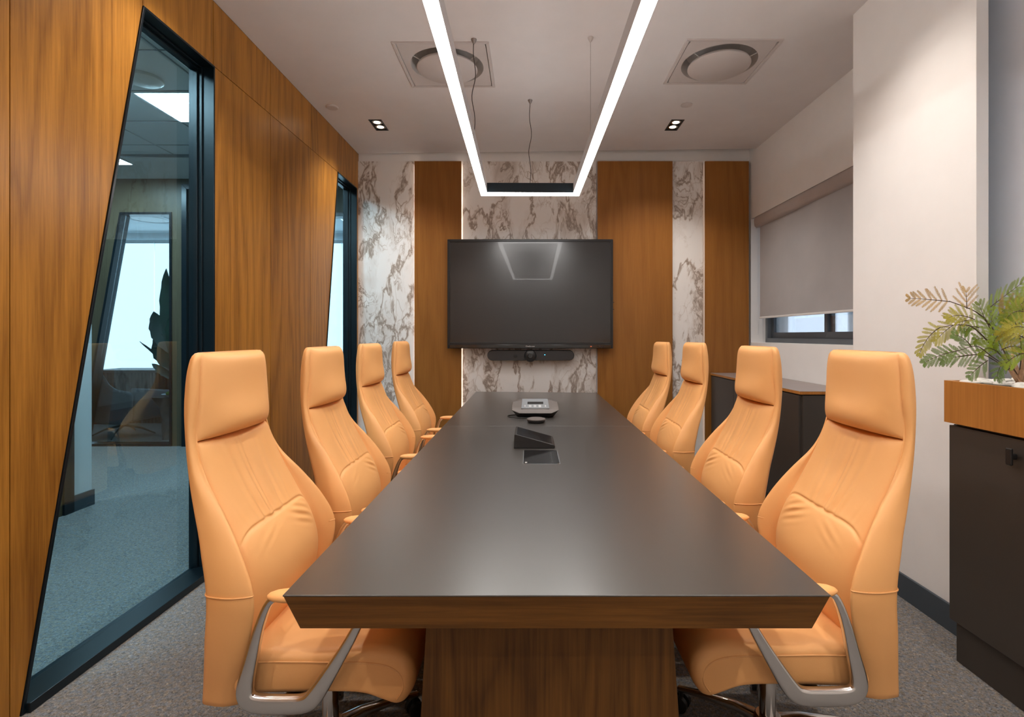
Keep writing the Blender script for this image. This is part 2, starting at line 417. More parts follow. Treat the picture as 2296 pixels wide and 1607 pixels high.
# marble and wood panels on the back wall
marb = [(XL, -1.19, 'tall veined marble panel at the left end of the back wall', 3.11),
        (-.69, .685, 'wide veined marble panel behind the wall mounted screen', 3.11),
        (1.465, 1.782, 'narrow veined marble strip between two timber panels on the right', 3.11)]
for a, b, lab, zt in marb:
    tag(MB().box(a, b, 5.482, YB, 0, zt).build('marble_panel', 'marble', bevel=.001), lab, 'wall panel', 'marble panels of the back wall')
for a, b, lab in [(-1.179, -.70, 'timber veneer panel left of the screen'), (.692, 1.457, 'widest timber veneer panel right of the screen'),
                  (1.79, 2.236, 'timber veneer panel in the corner beside the window wall')]:
    t = empty('timber_panel', ((a+b)/2, 5.44, 0)); tag(t, lab, 'wall panel', 'timber panels of the back wall')
    c = (a+b)/2; h = (b-a)/2
    MB().box(-h, h, 0, .022, 0, 3.10).build('veneer_face', 'veneer_smooth', t, bevel=.0015)
    MB().box(-h+.045, h-.045, .022, .041, 0, 3.09).build('backing', 'black_core', t)
    for s in ((-1, 1) if a < 0 else (-1,) if a > 1.6 else ()):
        e = s*(h-.045)
        MB().box(e, e+s*.007, .025, .037, .02, 3.085).build('led_strip', 'ledstrip' if a < 0 else 'ledstrip_dim', t)

# ---- left wall: veneer panels on a dark core, two trapezoid windows
W1 = [(1.847, 0), (2.983, 0), (2.983, 2.826), (2.433, 2.826)]
W2 = [(4.41, 0), (5.435, 0), (5.435, 2.826), (4.90, 2.826)]
SEAM = 2.826
pan = [[(Y0, 0), (.55, 0), (.55, ZC), (Y0, ZC)], [(.55, 0), (1.811, 0), (1.811, ZC), (.55, ZC)],
       [(1.811, 0), (1.847, 0), (2.433, SEAM), (2.433, ZC), (1.811, ZC)],
       [(2.433, SEAM), (2.974, SEAM), (2.974, ZC), (2.433, ZC)],
       [(2.983, 0), (3.628, 0), (3.628, SEAM), (2.983, SEAM)], [(2.974, SEAM), (3.628, SEAM), (3.628, ZC), (2.974, ZC)],
       [(3.628, 0), (4.30, 0), (4.30, SEAM), (3.628, SEAM)], [(3.628, SEAM), (4.30, SEAM), (4.30, ZC), (3.628, ZC)],
       [(4.30, 0), (4.41, 0), (4.90, SEAM), (4.30, SEAM)], [(4.30, SEAM), (4.91, SEAM), (4.91, ZC), (4.30, ZC)],
       [(4.91, SEAM), (5.50, SEAM), (5.50, ZC), (4.91, ZC)], [(5.435, 0), (5.482, 0), (5.482, SEAM), (5.435, SEAM)]]
core = MB()
for p in pan: core.prism(p, 'x', XL-.022, XL-.12)
core.box(XL-.12, XL, Y0, YB, ZC, 3.45)
wl = struct(core.build('wall_left', 'black_core'), 'timber clad partition wall on the left with two slanted windows')
def shrink(poly, d):
    n = len(poly); out = []
    area = sum(poly[i][0]*poly[(i+1) % n][1]-poly[(i+1) % n][0]*poly[i][1] for i in range(n))
    sg = 1 if area > 0 else -1
    for i in range(n):
        a, b, c = Vector(poly[i-1]), Vector(poly[i]), Vector(poly[(i+1) % n])
        e1 = (b-a).normalized(); e2 = (c-b).normalized(); n1 = Vector((-e1.y, e1.x))*sg; n2 = Vector((-e2.y, e2.x))*sg
        k = n1+n2; k = k/max(k.dot(n1), 1e-6); out.append(tuple(b+k*d))
    return out
for p in pan:
    q = shrink(p, .0022)
    cx = sum(a for a, _ in q)/len(q)
    MB().prism(q, 'x', XL, XL-.02).build('veneer_panel', 'veneer', wl)
    MB().prism(q, 'x', XL-.122, XL-.135).build('veneer_panel', 'corridor_wood', wl)

def slant_window(name, poly, label):
    w_ = struct(MB().ring(poly, shrink(poly, .012), 'x', XL+.006, XL-.135).build(name, 'frame', bevel=.0015), label)
    i1 = shrink(poly, .012); i2 = shrink(poly, .034); i3 = shrink(poly, .022)
    MB().ring(i1, i3, 'x', XL-.055, XL-.115).build('window_frame', 'frame', w_, bevel=.002)
    MB().ring(i3, i2, 'x', XL-.075, XL-.115).build('glazing_bead', 'frame', w_, bevel=.002)
    MB().box(XL+.022, XL-.09, poly[0][0]+.015, poly[1][0]-.013, .0, .036).build('window_sill', 'frame', w_, bevel=.003)
    MB().prism(i3, 'x', XL-.090, XL-.098).build('window_pane', 'glass', w_)
    return w_
slant_window('window_1', W1, 'large slanted trapezoid interior window with dark frame, nearest on the timber wall')
slant_window('window_2', W2, 'slanted interior window beside the marble at the far end of the timber wall')

# ---- right side: window wall, column, baseboards
mb = MB()
WZ0, WZ1, WY0, WY1 = 1.25, 2.51, 3.00, 5.455
mb.box(XW, XW+.34, Y0, YB, 0, WZ0); mb.box(XW, XW+.34, Y0, YB, WZ1, 3.45)
mb.box(XW, XW+.34, Y0, WY0, WZ0, WZ1); mb.box(XW, XW+.34, WY1, YB, WZ0, WZ1)
struct(mb.build('wall_right', 'wall'), 'white wall with the window on the right')
struct(MB().box(2.05, XW, 1.2, 2.70, 0, ZC).build('wall_right', 'wall_cool'), 'wall section behind the planter, bluish daylight painted into its colour')
struct(MB().box(XC, 1.938, 2.25, 3.11, 0, ZC).box(1.938, XW, 2.70, 3.11, 0, ZC).build('wall_column', 'wall', bevel=.003), 'white wall pier projecting beside the planter')
struct(MB().box(XC-.014, XC, 2.24, 3.124, 0, .12).box(XC-.014, XW, 3.11, 3.124, 0, .12).build('baseboard_column', 'skirt', bevel=.002), 'slate blue skirting along the white pier')
struct(MB().box(XW-.014, XW, 3.124, 3.60, 0, .12).build('baseboard_right', 'skirt', bevel=.002))

# window_3 : dark sliding window
XF = 2.41
w3 = struct(MB().ring([(WY0, WZ0), (WY1, WZ0), (WY1, WZ1), (WY0, WZ1)], [(WY0+.045, WZ0+.045), (WY1-.045, WZ0+.045), (WY1-.045, WZ1-.045), (WY0+.045, WZ1-.045)], 'x', XF, XF+.09).build('window_3', 'slate', bevel=.003), 'dark framed sliding window under the roller blind')
for (a, b, x) in ((4.33, WY1-.045, XF+.045), (WY0+.045, 4.39, XF+.015)):
    o_ = [(a, WZ0+.045), (b, WZ0+.045), (b, WZ1-.045), (a, WZ1-.045)]
    i_ = [(a+.045, WZ0+.10), (b-.045, WZ0+.10), (b-.045, WZ1-.09), (a+.045, WZ1-.09)]
    sh = MB().ring(o_, i_, 'x', x, x+.028).build('sash', 'slate', w3, bevel=.002)
    MB().prism(i_, 'x', x+.012, x+.018).build('window_pane', 'glass_clear', sh)
# pale outside wall of the light court seen through the glass
struct(MB().box(3.10, 3.14, 2.2, 5.2, .5, 3.2).build('wall_court', 'white_wall'), 'pale outside wall seen through the dark framed window')

# roller blind
rb = empty('roller_blind', (2.29, 4.2, WZ1)); tag(rb, 'light grey roller blind pulled down over the right hand window', 'blind')
sec = [(-.030, -.012), (-.026, -.004), (.045, -.004), (.048, -.03), (.045, -.105), (-.005, -.108), (-.028, -.095), (-.034, -.07), (-.036, -.03)]
MB().prism([(a, b) for a, b in sec], 'y', -1.15, 1.16).build('cassette', 'blindtube', rb, smooth=50)
MB().box(.008, .0105, -1.13, 1.12, -1.01, -.06).build('fabric', 'cloth', rb)
MB().box(.000, .016, -1.135, 1.125, -1.022, -1.004).build('bottom_bar', 'whitetrim', rb, bevel=.004)
ch = MB(); ch.tube([(.02, 1.20, -.09), (.02, 1.20, -1.05), (.025, 1.205, -1.18)], .0022, 6); ch.tube([(.035, 1.215, -.09), (.035, 1.215, -1.05), (.025, 1.205, -1.18)], .0022, 6)
ch.box(.01, .045, 1.155, 1.225, -.10, -.02)
ch.build('pull_chain', 'whitetrim', rb, smooth=60)

# ------------------------------------------------------------ ceiling fittings
def diffuser(c, label):
    a, b, y0, y1 = c; cx, cy = (a+b)/2, (y0+y1)/2; h = (b-a)/2; v = (y1-y0)/2
    t = empty('air_diffuser', (cx, cy, ZC)); tag(t, label, 'air vent', 'round air vents in square ceiling plates')
    f = MB().ring([(-h, -v), (h, -v), (h, v), (-h, v)], [(-h+.022, -v+.022), (h-.022, -v+.022), (h-.022, v-.022), (-h+.022, v-.022)], 'z', -.007, .004)
    f.build('frame', 'whiteplastic', t, bevel=.003)
    # plate with round opening
    n = 64; q = []; R = .250
    hh, vv = h-.026, v-.026
    for i in range(n):
        an = 2*PI*i/n; cx_, sy_ = math.cos(an), math.sin(an); k = min(hh/max(abs(cx_), 1e-6), vv/max(abs(sy_), 1e-6)); q.append((cx_*k, sy_*k))
    r1 = [(x, y, -.004) for x, y in q]; r2 = [(R*math.cos(2*PI*i/n), R*math.sin(2*PI*i/n), -.004) for i in range(n)]
    r3 = [(x*.97, y*.97, .012) for x, y, _ in r2]; r4 = [(x*.86, y*.86, .075) for x, y, _ in r2]; r5 = [(x*.55, y*.55, .09) for x, y, _ in r2]
    MB().rings([[(x*1.0, y*1.0, .02) for x, y in q], r1, r2], cap=False).build('plate', 'whiteplastic', t, smooth=30)
    MB().rings([r2, r3, r4, r5], cap=False).add([(x, y, z) for x, y, z in r5], [tuple(range(n))]).build('throat', 'diff_dark', t, smooth=40)
    dk = MB().lathe([(.001, .0), (.17, .0), (.198, -.008), (.207, -.020), (.207, -.027), (.202, -.031), (.001, -.033)], n=64)
    d = dk.build('disc', 'whiteplastic', t, smooth=40)
    for k in range(3):
        an = PI/2+2*PI*k/3
        MB().tube([(.19*math.cos(an), .19*math.sin(an), -.008), (.246*math.cos(an), .246*math.sin(an), .008)], .003, 6).build('bracket', 'whitetrim', d)
diffuser(DIFF[0], 'round air vent in a square plate behind the left arm of the pendant')
diffuser(DIFF[1], 'round air vent in a square plate right of the pendant')

dl_lab = ['recessed twin spotlight in the ceiling left of the pendant', 'recessed twin spotlight in the ceiling right of the pendant']
for i, (x, y) in enumerate(DOWN):
    t = empty('twin_downlight', (x, y, ZC)); t['category'] = 'ceiling light'; t['group'] = 'recessed twin ceiling spotlights'
    t['label'] = dl_lab[i] if i < 2 else ['recessed twin spotlight in the ceiling above the near chairs on the left', 'recessed twin spotlight in the ceiling above the near chairs on the right', 'recessed twin spotlight in the ceiling left of the camera', 'recessed twin spotlight in the ceiling right of the camera', 'added unseen twin spotlight in the ceiling behind the camera on the left', 'added unseen twin spotlight in the ceiling behind the camera on the right'][i-2]
    a, b = .056, .121
    MB().ring([(-a, -b), (a, -b), (a, b), (-a, b)], [(-a+.01, -b+.01), (a-.01, -b+.01), (a-.01, b-.01), (-a+.01, b-.01)], 'z', -.004, .07).box(-a, a, -b, b, .07, .075).build('housing', 'black', t)
    for s in (-1, 1):
        lb = MB().lathe([(.046, -.001), (.046, .05), (.034, .05), (.032, .012), (.001, .012)][:4], (0, s*.052, 0), n=24)
        lb = MB().ring([(.046*math.cos(2*PI*k/24), s*.052+.046*math.sin(2*PI*k/24)) for k in range(24)], [(.030*math.cos(2*PI*k/24), s*.052+.030*math.sin(2*PI*k/24)) for k in range(24)], 'z', .002, .05)
        g = lb.build('reflector', 'chrome', t, smooth=40)
        MB().lathe([(.001, .020), (.029, .020), (.029, .026), (.001, .026)], (0, s*.052, 0), n=24).build('lamp', 'lamp', g)
    ld = bpy.data.lights.new('spot', 'SPOT'); ld.energy = SPOT_W; ld.color = WARM; ld.spot_size = math.radians(118); ld.spot_blend = .9; ld.shadow_soft_size = .045
    lo = bpy.data.objects.new('spot_beam', ld); COL.objects.link(lo); lo.parent = t; lo.location = (0, 0, -.012)
tag(MB().lathe([(.001, 0), (.050, 0), (.050, -.006), (.044, -.012), (.001, -.012)], (-1.617, 4.36, ZC), 24).build('sprinkler_cover', 'whiteplastic', smooth=40), 'small round white cover on the ceiling beside the left spotlight', 'ceiling cover', 'round covers on the ceiling')
tag(MB().lathe([(.001, 0), (.046, 0), (.046, -.005), (.041, -.007), (.001, -.007)], (1.27, 4.32, ZC), 24).build('sprinkler_cover', 'whiteplastic', smooth=40), 'small round white cover on the ceiling beside the right spotlight', 'ceiling cover', 'round covers on the ceiling')

# pendant: rectangular aluminium profile with glowing underside
t = empty('pendant_light', (.002, 4.26, 2.443), math.radians(.74)); tag(t, 'long rectangular linear pendant lamp glowing above the table', 'pendant lamp')
PW, PLn, sw, ph = .393, 4.25, .052, .082
o_ = [(-PW, -PLn), (PW, -PLn), (PW, 0), (-PW, 0)]
i_ = [(-PW+sw, -PLn+sw), (PW-sw, -PLn+sw), (PW-sw, -sw), (-PW+sw, -sw)]
hs = MB()
for k in (1, 3):
    j = (k+1) % 4; hs.prism([o_[k], o_[j], i_[j], i_[k]], 'z', .006, ph)
hs.build('side_housing', 'alu', t, bevel=.001)
for k in (0, 2):
    j = (k+1) % 4; MB().prism([o_[k], o_[j], i_[j], i_[k]], 'z', .006, ph).build('end_housing', 'frame', t, bevel=.001)
MB().ring(shrink(o_, .002), shrink(o_, sw-.002), 'z', -.008, .006).build('led_diffuser', 'led', t)
MB().ring(shrink(o_, .010), shrink(o_, sw-.010), 'z', ph, ph+.002).build('ceiling_fill_strip', 'ceiling_fill', t)  # unseen glowing strip added on the pendant top to brighten the ceiling
def cable(x, y, mat, wavy, r):
    zt = ZC-2.443; pts = []
    for k in range(25):
        s = k/24; amp = .012*math.sin(PI*s)*(1 if wavy else 0)
        pts.append((x+amp*math.sin(s*13+x*3), y+amp*math.cos(s*9), ph+s*(zt-ph)))
    c = MB().tube(pts, r, 6).build('suspension_cable', mat, t, smooth=180)
    MB().lathe([(.004, -.03), (.010, -.022), (.018, -.004), (.018, 0), (.001, 0)], (x, y, zt), 16).build('ceiling_anchor', 'whiteplastic' if not wavy else 'steelcable', c, smooth=40)
cable(-PW+.026, -.89, 'cable', True, .0028); cable(PW-.026, -.92, 'steelcable', False, .0013); cable(0, -.026, 'cable', True, .0028)
cable(-PW+.026, -3.6, 'steelcable', False, .0013); cable(PW-.026, -3.6, 'steelcable', False, .0013)

# ------------------------------------------------------------ screen and video bar
t = empty('wall_screen', (.004, 5.33, 1.19)); tag(t, 'large black flat display screen mounted on the back wall', 'screen')
hw, hh = .829, 1.093
MB().ring([(-hw, 0), (hw, 0), (hw, hh), (-hw, hh)], [(-hw+.026, .062), (hw-.026, .062), (hw-.026, hh-.026), (-hw+.026, hh-.026)], 'y', 0, .07).build('bezel', 'tvbezel', t, bevel=.003)
MB().box(-hw+.024, hw-.024, .006, .05, .060, hh-.024).build('screen_panel', 'tv', t)
MB().box(-hw+.02, hw-.02, -.012, .02, .004, .040).build('speaker_strip', 'blackgloss', t, bevel=.004)
MB().box(-.4, .4, .07, .15, .2, .9).build('wall_bracket', 'black', t)
M['logo'] = plain('logo_white', (.62, .62, .62), .5)
text_mesh('OneScreen', .020, 'screen_logo', 'logo', (0, -.0125, .022), (PI/2, 0, 0), t)
for k in range(5): MB().box(.62+k*.025, .632+k*.025, -.0135, -.010, .018, .024).build('control_button', 'dgrey', t)
MB().box(.60, .612, -.0135, -.010, .019, .023).build('status_light', 'redled', t)
for z in (.39, .46): MB().box(hw, hw+.015, .03, .04, z, z+.006).build('side_port', 'black', t)
t = empty('video_bar', (.009, 5.36, 1.120)); tag(t, 'dark pill shaped video conference bar under the wall screen', 'video bar')
sec = rrect(.876, .105, .0520, 10)
MB().rings([[(x*.985, .0, z*.9) for x, z in sec], [(x, .012, z) for x, z in sec], [(x, .075, z) for x, z in sec], [(x*.98, .085, z*.85) for x, z in sec]]).build('body', 'dgrey', t, smooth=40)
MB().box(-.2, .2, .07, .1215, -.03, .03).build('mount', 'black', t)
cmb = MB().lathe([(.001, .045), (.040, .043), (.056, .030), (.062, .008), (.062, -.03)], (-.004, .0, -.004), 36, axis='y').build('camera_ring', 'black', t, smooth=50)
MB().lathe([(.001, .050), (.022, .050), (.026, .044)], (-.004, 0, -.004), 24, axis='y').build('lens', 'blackgloss', cmb, smooth=50)
MB().lathe([(.001, .012), (.015, .010), (.017, -.01)], (-.155, .0, -.006), 20, axis='y').build('sensor', 'black', t, smooth=50)
MB().box(.138, .145, -.003, .004, .003, .010).build('status_light', 'blueled', t)

# ------------------------------------------------------------ conference table
t = empty('conference_table', (0, 0, 0)); tag(t, 'long conference table with grey top and thick timber edge', 'table')
top = [(-.543, 1.17), (.661, 1.17), (.665, 5.31), (-.546, 5.42)]
def inset(p, d): return shrink(p, d)
def lerp(a, b, f): return a+(b-a)*f
SY = 3.355
def tabhalf(poly):
    r0 = [(x, y, .7465) for x, y in poly]; return r0
b1 = inset(top, .027)
MB().rings([[(x, y, .662) for x, y in b1], [(x, y, .7465) for x, y in inset(top, .001)]]).build('table_edge', 'oak_edge', t, bevel=.0015)
for ya, yb in ((1.17, SY-.0008), (SY+.0008, None)):
    if yb is None: poly = [(-.5445, ya), (.663, ya), (.665, 5.31), (-.546, 5.42)]
    else: poly = [(-.543, ya), (.661, ya), (.663, yb), (-.5445, yb)]
    MB().prism(poly, 'z', .7465, .7500).build('table_top', 'lamtop', t, bevel=.0008)
bs_ = MB()
bs_.rings([[(-.290, 1.30, 0), (.391, 1.30, 0), (.391, 5.1, 0), (-.290, 5.1, 0)], [(-.250, 1.30, .662), (.345, 1.30, .662), (.345, 5.1, .662), (-.250, 5.1, .662)]])
bs_.build('table_base', 'oak_base', t, bevel=.0015)

# ------------------------------------------------------------ things on the table
TZ = .750
t = empty('conference_phone', (.038, 3.70, TZ)); tag(t, 'octagonal grey conference phone near the far end of the table', 'phone')
def octa(w_, d, c, z, yo=0): return [(-w_+c, -d+yo, z), (w_-c, -d+yo, z), (w_, -d+c+yo, z), (w_, d-c+yo, z), (w_-c, d+yo, z), (-w_+c, d+yo, z), (-w_, d-c+yo, z), (-w_, -d+c+yo, z)]
TL = .26
def octt(w_, d_, c, z, yo=0): return [(x, y, (z_+(y+.025)*TL)) for x, y, z_ in octa(w_, d_, c, z, yo)]
MB().rings([octa(.125, .09, .03, 0, .10), octt(.158, .118, .05, .026, .10), octt(.166, .125, .055, .033, .10)]).build('base', 'black', t, bevel=.002)
sh = MB().rings([octt(.166, .125, .055, .033, .10), octt(.161, .120, .055, .040, .10), octt(.100, .085, .03, .052, .105)]).build('shell', 'taupe', t, bevel=.002)
def plate(x0, x1, y0, y1, z, th=.003, dx=0):
    f = lambda y: z+(y+.025)*TL
    return MB().add([(x0, y0, f(y0)-th), (x1, y0, f(y0)-th), (x1-dx, y1, f(y1)-th), (x0+dx, y1, f(y1)-th), (x0, y0, f(y0)), (x1, y0, f(y0)), (x1-dx, y1, f(y1)), (x0+dx, y1, f(y1))], [(0, 1, 2, 3), (4, 7, 6, 5), (0, 4, 5, 1), (1, 5, 6, 2), (2, 6, 7, 3), (3, 7, 4, 0)])
pn = plate(-.098, .098, .012, .185, .0545, .004, .006).build('control_panel', 'silver', t)
plate(-.055, .058, .085, .125, .0565).build('display', 'black', pn)
M['key'] = plain('pale_key', (.55, .56, .57), .4)
for x in (-.072, -.036, -.002, .032, .072):
    wd = .004 if abs(x) > .06 else .009
    plate(x-wd, x+wd, .028, .062, .0570).build('key', 'key', pn)
cb = MB(); pts = catmull([(-.12, .12, .004), (-.19, .07, .004), (-.175, .0, .004), (-.10, -.025, .004), (.0, -.05, .004), (.02, -.13, .004)], 8); cb.tube(pts, .0032, 6)
cb.build('cord', 'black', t, smooth=180)
t = tag(empty('microphone_puck', (.042, 3.50, TZ)), 'small round grey microphone puck in front of the conference phone', 'microphone')
MB().lathe([(.001, 0), (.048, 0), (.056, .006), (.062, .02)], n=40).build('base', 'dgrey', t, smooth=40)
MB().lathe([(.001, .030), (.050, .029), (.061, .025), (.062, .02), (.001, .019)], n=40).build('cap', 'taupe', t, smooth=50)
t = tag(empty('touch_controller', (.022, 2.69, TZ)), 'black wedge shaped touch console on the table', 'touch console')
wz = [(-.103, 0), (.103, 0), (.106, .010), (.101, .018), (-.094, .072), (-.100, .070)]
MB().prism(wz, 'y', 0, .235).build('body', 'black', t, bevel=.003)
sp = MB().add([(-.088, .008, .0705), (.092, .008, .0206), (.092, .227, .0206), (-.088, .227, .0705)], [(0, 1, 2, 3)]).build('touch_screen', 'blackgloss', t); sp.modifiers.new('sol', 'SOLIDIFY').thickness = .002
t = tag(empty('table_socket_box', (.052, 2.36, TZ)), 'flush dark glass pop up socket plate in the table top', 'socket box')
MB().prism(rrect(.166, .28, .006, 3), 'z', 0, .0022).build('rim', 'silver', t)
for o in [bpy.context.scene.objects[-1]] if False else []: pass
tt = t; tt.location = (.052, 2.50, TZ)
MB().prism(rrect(.161, .275, .005, 3), 'z', .0022, .0030).build('cover', 'blackgloss', t)
MB().box(.048, .0495, -.12, .10, .003, .0033).build('slot', 'dgrey', t)
MB().box(-.074, -.064, -.126, -.110, .003, .0034).build('mark', 'logo', t)
for x in (-.072, .075): MB().lathe([(.001, .0042), (.004, .004), (.004, .001)], (x, -.137, 0), 12).build('corner_clip', 'chrome', t)

# ------------------------------------------------------------ chair
T_W = [(1.27, .188), (1.24, .199), (1.15, .208), (1.02, .215), (.9, .238), (.8, .270), (.70, .297), (.64, .304), (.55, .296), (.45, .276), (.36, .252), (.31, .24)]
T_XF = [(1.27, -.298), (1.15, -.296), (1.02, -.298), (.92, -.262), (.84, -.200), (.75, -.140), (.64, -.094), (.52, -.108), (.42, -.136), (.31, -.165)]
T_XB = [(1.27, -.328), (1.15, -.338), (1.02, -.330), (.9, -.305), (.75, -.255), (.65, -.232), (.49, -.245), (.31, -.275)]
T_XS = [(1.27, -.293), (1.15, -.290), (1.02, -.288), (.9, -.245), (.8, -.195), (.72, -.158), (.62, -.135), (.52, -.142), (.44, -.165), (.31, -.205)]
T_WC = [(1.27, .172), (1.22, .183), (1.15, .190), (1.02, .198), (.9, .206), (.8, .213), (.72, .222), (.6, .238), (.5, .242), (.42, .242)]
def shell_ring(z, k=1.0):
    W = crv(T_W, z); xf = crv(T_XF, z); xb = crv(T_XB, z); xs = crv(T_XS, z); wc = min(crv(T_WC, z), W-.012)
    th = max(.03, xf-xb)
    gd = .034-.020*min(1, max(0, (z-1.20)/.06))
    half = [(xs-gd, .0), (xs-gd+.004, wc*.6), (xs-.018, wc*.97), (xs*.55+xf*.45-.006, wc*.5+(W-.022)*.5), (xf-.003, W-.020), (xf-.004, W-.008), (xf-.35*th, W+.001), (xb+.30*th, W-.004), (xb+.06*th, W*.93), (xb-.006, W*.72), (xb-.016, W*.35), (xb-.018, 0)]
    full = half+[(x, -y) for x, y in reversed(half[1:-1])]
    r = catmull(full, 4, True); cx = (xf+xb)/2-.01
    return [(cx+(x-cx)*k, y*(1-(1-k)*.25), z) for x, y in r]
def make_chair():
    root = empty('office_chair')
    zs = [.315+i*(1.252-.315)/60 for i in range(61)]
    rs = [shell_ring(.305, .45), shell_ring(.306, .72), shell_ring(.310, .90)]+[shell_ring(z) for z in zs]+[shell_ring(1.262, .92), shell_ring(1.269, .72), shell_ring(1.271, .4)]
    rs[0] = [(x, y, .303) for x, y, z in rs[0]]
    bsh = MB().rings(rs).build('back_shell', 'leather', root, smooth=180)
    def edge_band(z):
        r = shell_ring(z, 1.0); n = len(r); h = n//2
        i0 = 14; pts = [r[i % n] for i in range(i0, n-i0+1)]
        return [(x*1.0+(-.0005), y*1.003, zz+.004*math.cos(y*9)) for x, y, zz in pts]
    MB().tube(edge_band(.642), .0021, 6).build('piping', 'leather_seam', bsh, smooth=180)
    # cushions
    def zseam(u): return .768-.046*abs(u)**8
    def cushion(z0, z1, mode, nu=72, nv=90):
        pts = []
        for j in range(nv+1):
            v = -1+2*j/nv; z = (z0+z1)/2+(z1-z0)/2*v
            row = []
            for i in range(nu+1):
                u = -1+2*i/nu; wc = crv(T_WC, z)
                eu = (1-abs(u)**5); ev_t = 1-max(0, v)**(9 if mode == 'head' else 22); ev_b = 1-max(0, -v)**(9 if mode == 'head' else 22)
                e = max(0, eu)**.5*max(0, ev_t)**.5*max(0, ev_b)**.5
                xs = crv(T_XS, z)
                if mode == 'head': b = .016+.014*(1-u*u)+.024*(1-u*u)*math.exp(-((v+.62)/.45)**2)
                else:
                    s_ = zseam(u); d = z-s_; y = u*wc
                    up = 1/(1+math.exp(-d/.012))
                    bl = .018+.024*(1-u*u)*math.exp(-((z-.60)/.13)**2)
                    bu = .008+.004*(1-u*u)
                    b = bl*(1-up)+bu*up
                    b -= .0055*math.exp(-(d/.0045)**2)
                    if d > 0:      # fan of upright folds above the seam
                        k = 1+d*1.3; xi = (y+.028)/k
                        b += .0042*math.exp(-d/.13)*math.exp(-(xi/.085)**2)*math.sin((xi+.010*math.sin(xi*48+1)+.006*math.sin(xi*95))*2*PI/.036+1.1*math.sin(d*9))*(1-math.exp(-d/.010))
                        b += .0030*math.exp(-d/.17)*math.exp(-((y+.03)/.06)**2)*math.sin(y*2*PI/.055+d*5)
                    else:          # slanted folds below the seam near both sides
                        for sgn in (1, -1):
                            q = (sgn*y-.11); r_ = (-d)*.93-q*.36; al = q*.93+(-d)*.36
                            b += (.0036 if sgn > 0 else .0007)*math.exp(-((al-.01)/.055)**2)*math.exp(-((r_-.038)/.032)**2)*math.sin(r_*2*PI/.026)*(1-math.exp(d/.006))
                xx = xs-.016+(b+.016)*e
                dz = 0
                if mode == 'head' : dz = -.006*(1-u*u)*0
                row.append((xx, u*wc*1.0, z+dz))
            pts.append(row)
        mb = MB(); mb.rings([[p for p in row] for row in pts], cap=False, closed=False)
        # back skin so the cushion is a closed body
        bk = [[(crv(T_XS, p[2])-.028, p[1]*.97, p[2]) for p in row] for row in pts[::6]+([pts[-1]] if nv % 6 else [])]
        mb.rings(bk, cap=False, closed=False)
        per_f = [pts[0][i] for i in range(nu+1)]+[pts[j][nu] for j in range(1, nv+1)]+[pts[nv][i] for i in range(nu-1, -1, -1)]+[pts[j][0] for j in range(nv-1, 0, -1)]
        mb.rings([per_f, [(crv(T_XS, p[2])-.028, p[1]*.97, p[2]) for p in per_f]], cap=False)
        return mb
    cushion(1.022, 1.270, 'head').build('headrest', 'leather', root, smooth=180)
    cushion(.43, 1.020, 'back', 110, 240).build('back_cushion', 'leather', root, smooth=180)
    # seat
    prof = catmull([(-.165, .352), (-.178, .40), (-.168, .452), (-.10, .470), (.02, .466), (.14, .474), (.225, .478), (.285, .462), (.318, .425), (.318, .375), (.296, .335), (.272, .322), (.240, .332), (.18, .352), (.08, .356), (-.08, .352)], 5, True)
    cx, cz = .07, .41; Wd = .258; rr = .030
    ys = [-Wd]+[-Wd+rr*(1-math.cos(PI/2*k/6)) for k in range(1, 7)]+[(-Wd+rr)+(2*(Wd-rr))*k/14 for k in range(1, 15)]+[Wd-rr+rr*math.sin(PI/2*k/6) for k in range(1, 7)]
    rs = []
    for y in ys:
        t_ = max(0, (abs(y)-(Wd-rr))/rr); ins = rr*(1-math.sqrt(max(0, 1-t_*t_)))*.9
        crown = .010*(1-(y/Wd)**2)
        ring = []
        for (x, z) in prof:
            dx, dz = x-cx, z-cz; kx = 1-ins/.245; kz = 1-ins/.068
            zz = cz+dz*kz+(crown if z > cz+.02 else 0)
            ring.append((cx+dx*kx, y, zz))
        rs.append(ring)
    st = MB().rings(rs).build('seat', 'leather', root, smooth=180)
    for s in (-1, 1):
        pth = catmull([(-.165, s*.2575, .442), (-.05, s*.2580, .446), (.08, s*.2580, .445), (.18, s*.2580, .444), (.245, s*.2575, .436), (.282, s*.2565, .412), (.290, s*.256, .375), (.272, s*.256, .344)], 5)
        MB().tube(pth, .0026, 6).build('piping', 'leather_seam', st, smooth=180)
    # arms
    for s in (-1, 1):
        y = s*.287
        path = catmull([(-.020, y, .637), (-.052, y, .622), (-.078, y, .56), (-.100, y, .47), (-.116, y, .398), (-.108, y, .366), (-.075, y, .355), (.0, y, .353), (.040, y, .357), (.066, y, .376), (.112, y, .445), (.160, y, .525), (.205, y, .610), (.232, y, .632), (.262, y, .638)], 4)
        n = len(path); sc_ = []
        for i, p in enumerate(path):
            f = min(1, max(0, (p[2]-.365)/.265)); wd = .0235*(1-f)**1.3+.0095*(1-(1-f)**1.3); sc_.append((1.0*(.014*(1-f)+.010*f), wd))
        MBA = MB().sweep(path, [(math.copysign(abs(math.cos(a))**.55, math.cos(a)), math.copysign(abs(math.sin(a))**.55, math.sin(a))) for a in [2*PI*k/16 for k in range(16)]], up=(1, 0, .2), scales=sc_)
        MBA.sweep([(-.02, y, .350), (-.01, y-s*.04, .346), (0, y-s*.11, .345)], rrect(.05, .012, .005, 2), up=(0, 0, 1))
        ar = MBA.build('armrest', 'polished', root, smooth=60)
        pr = []
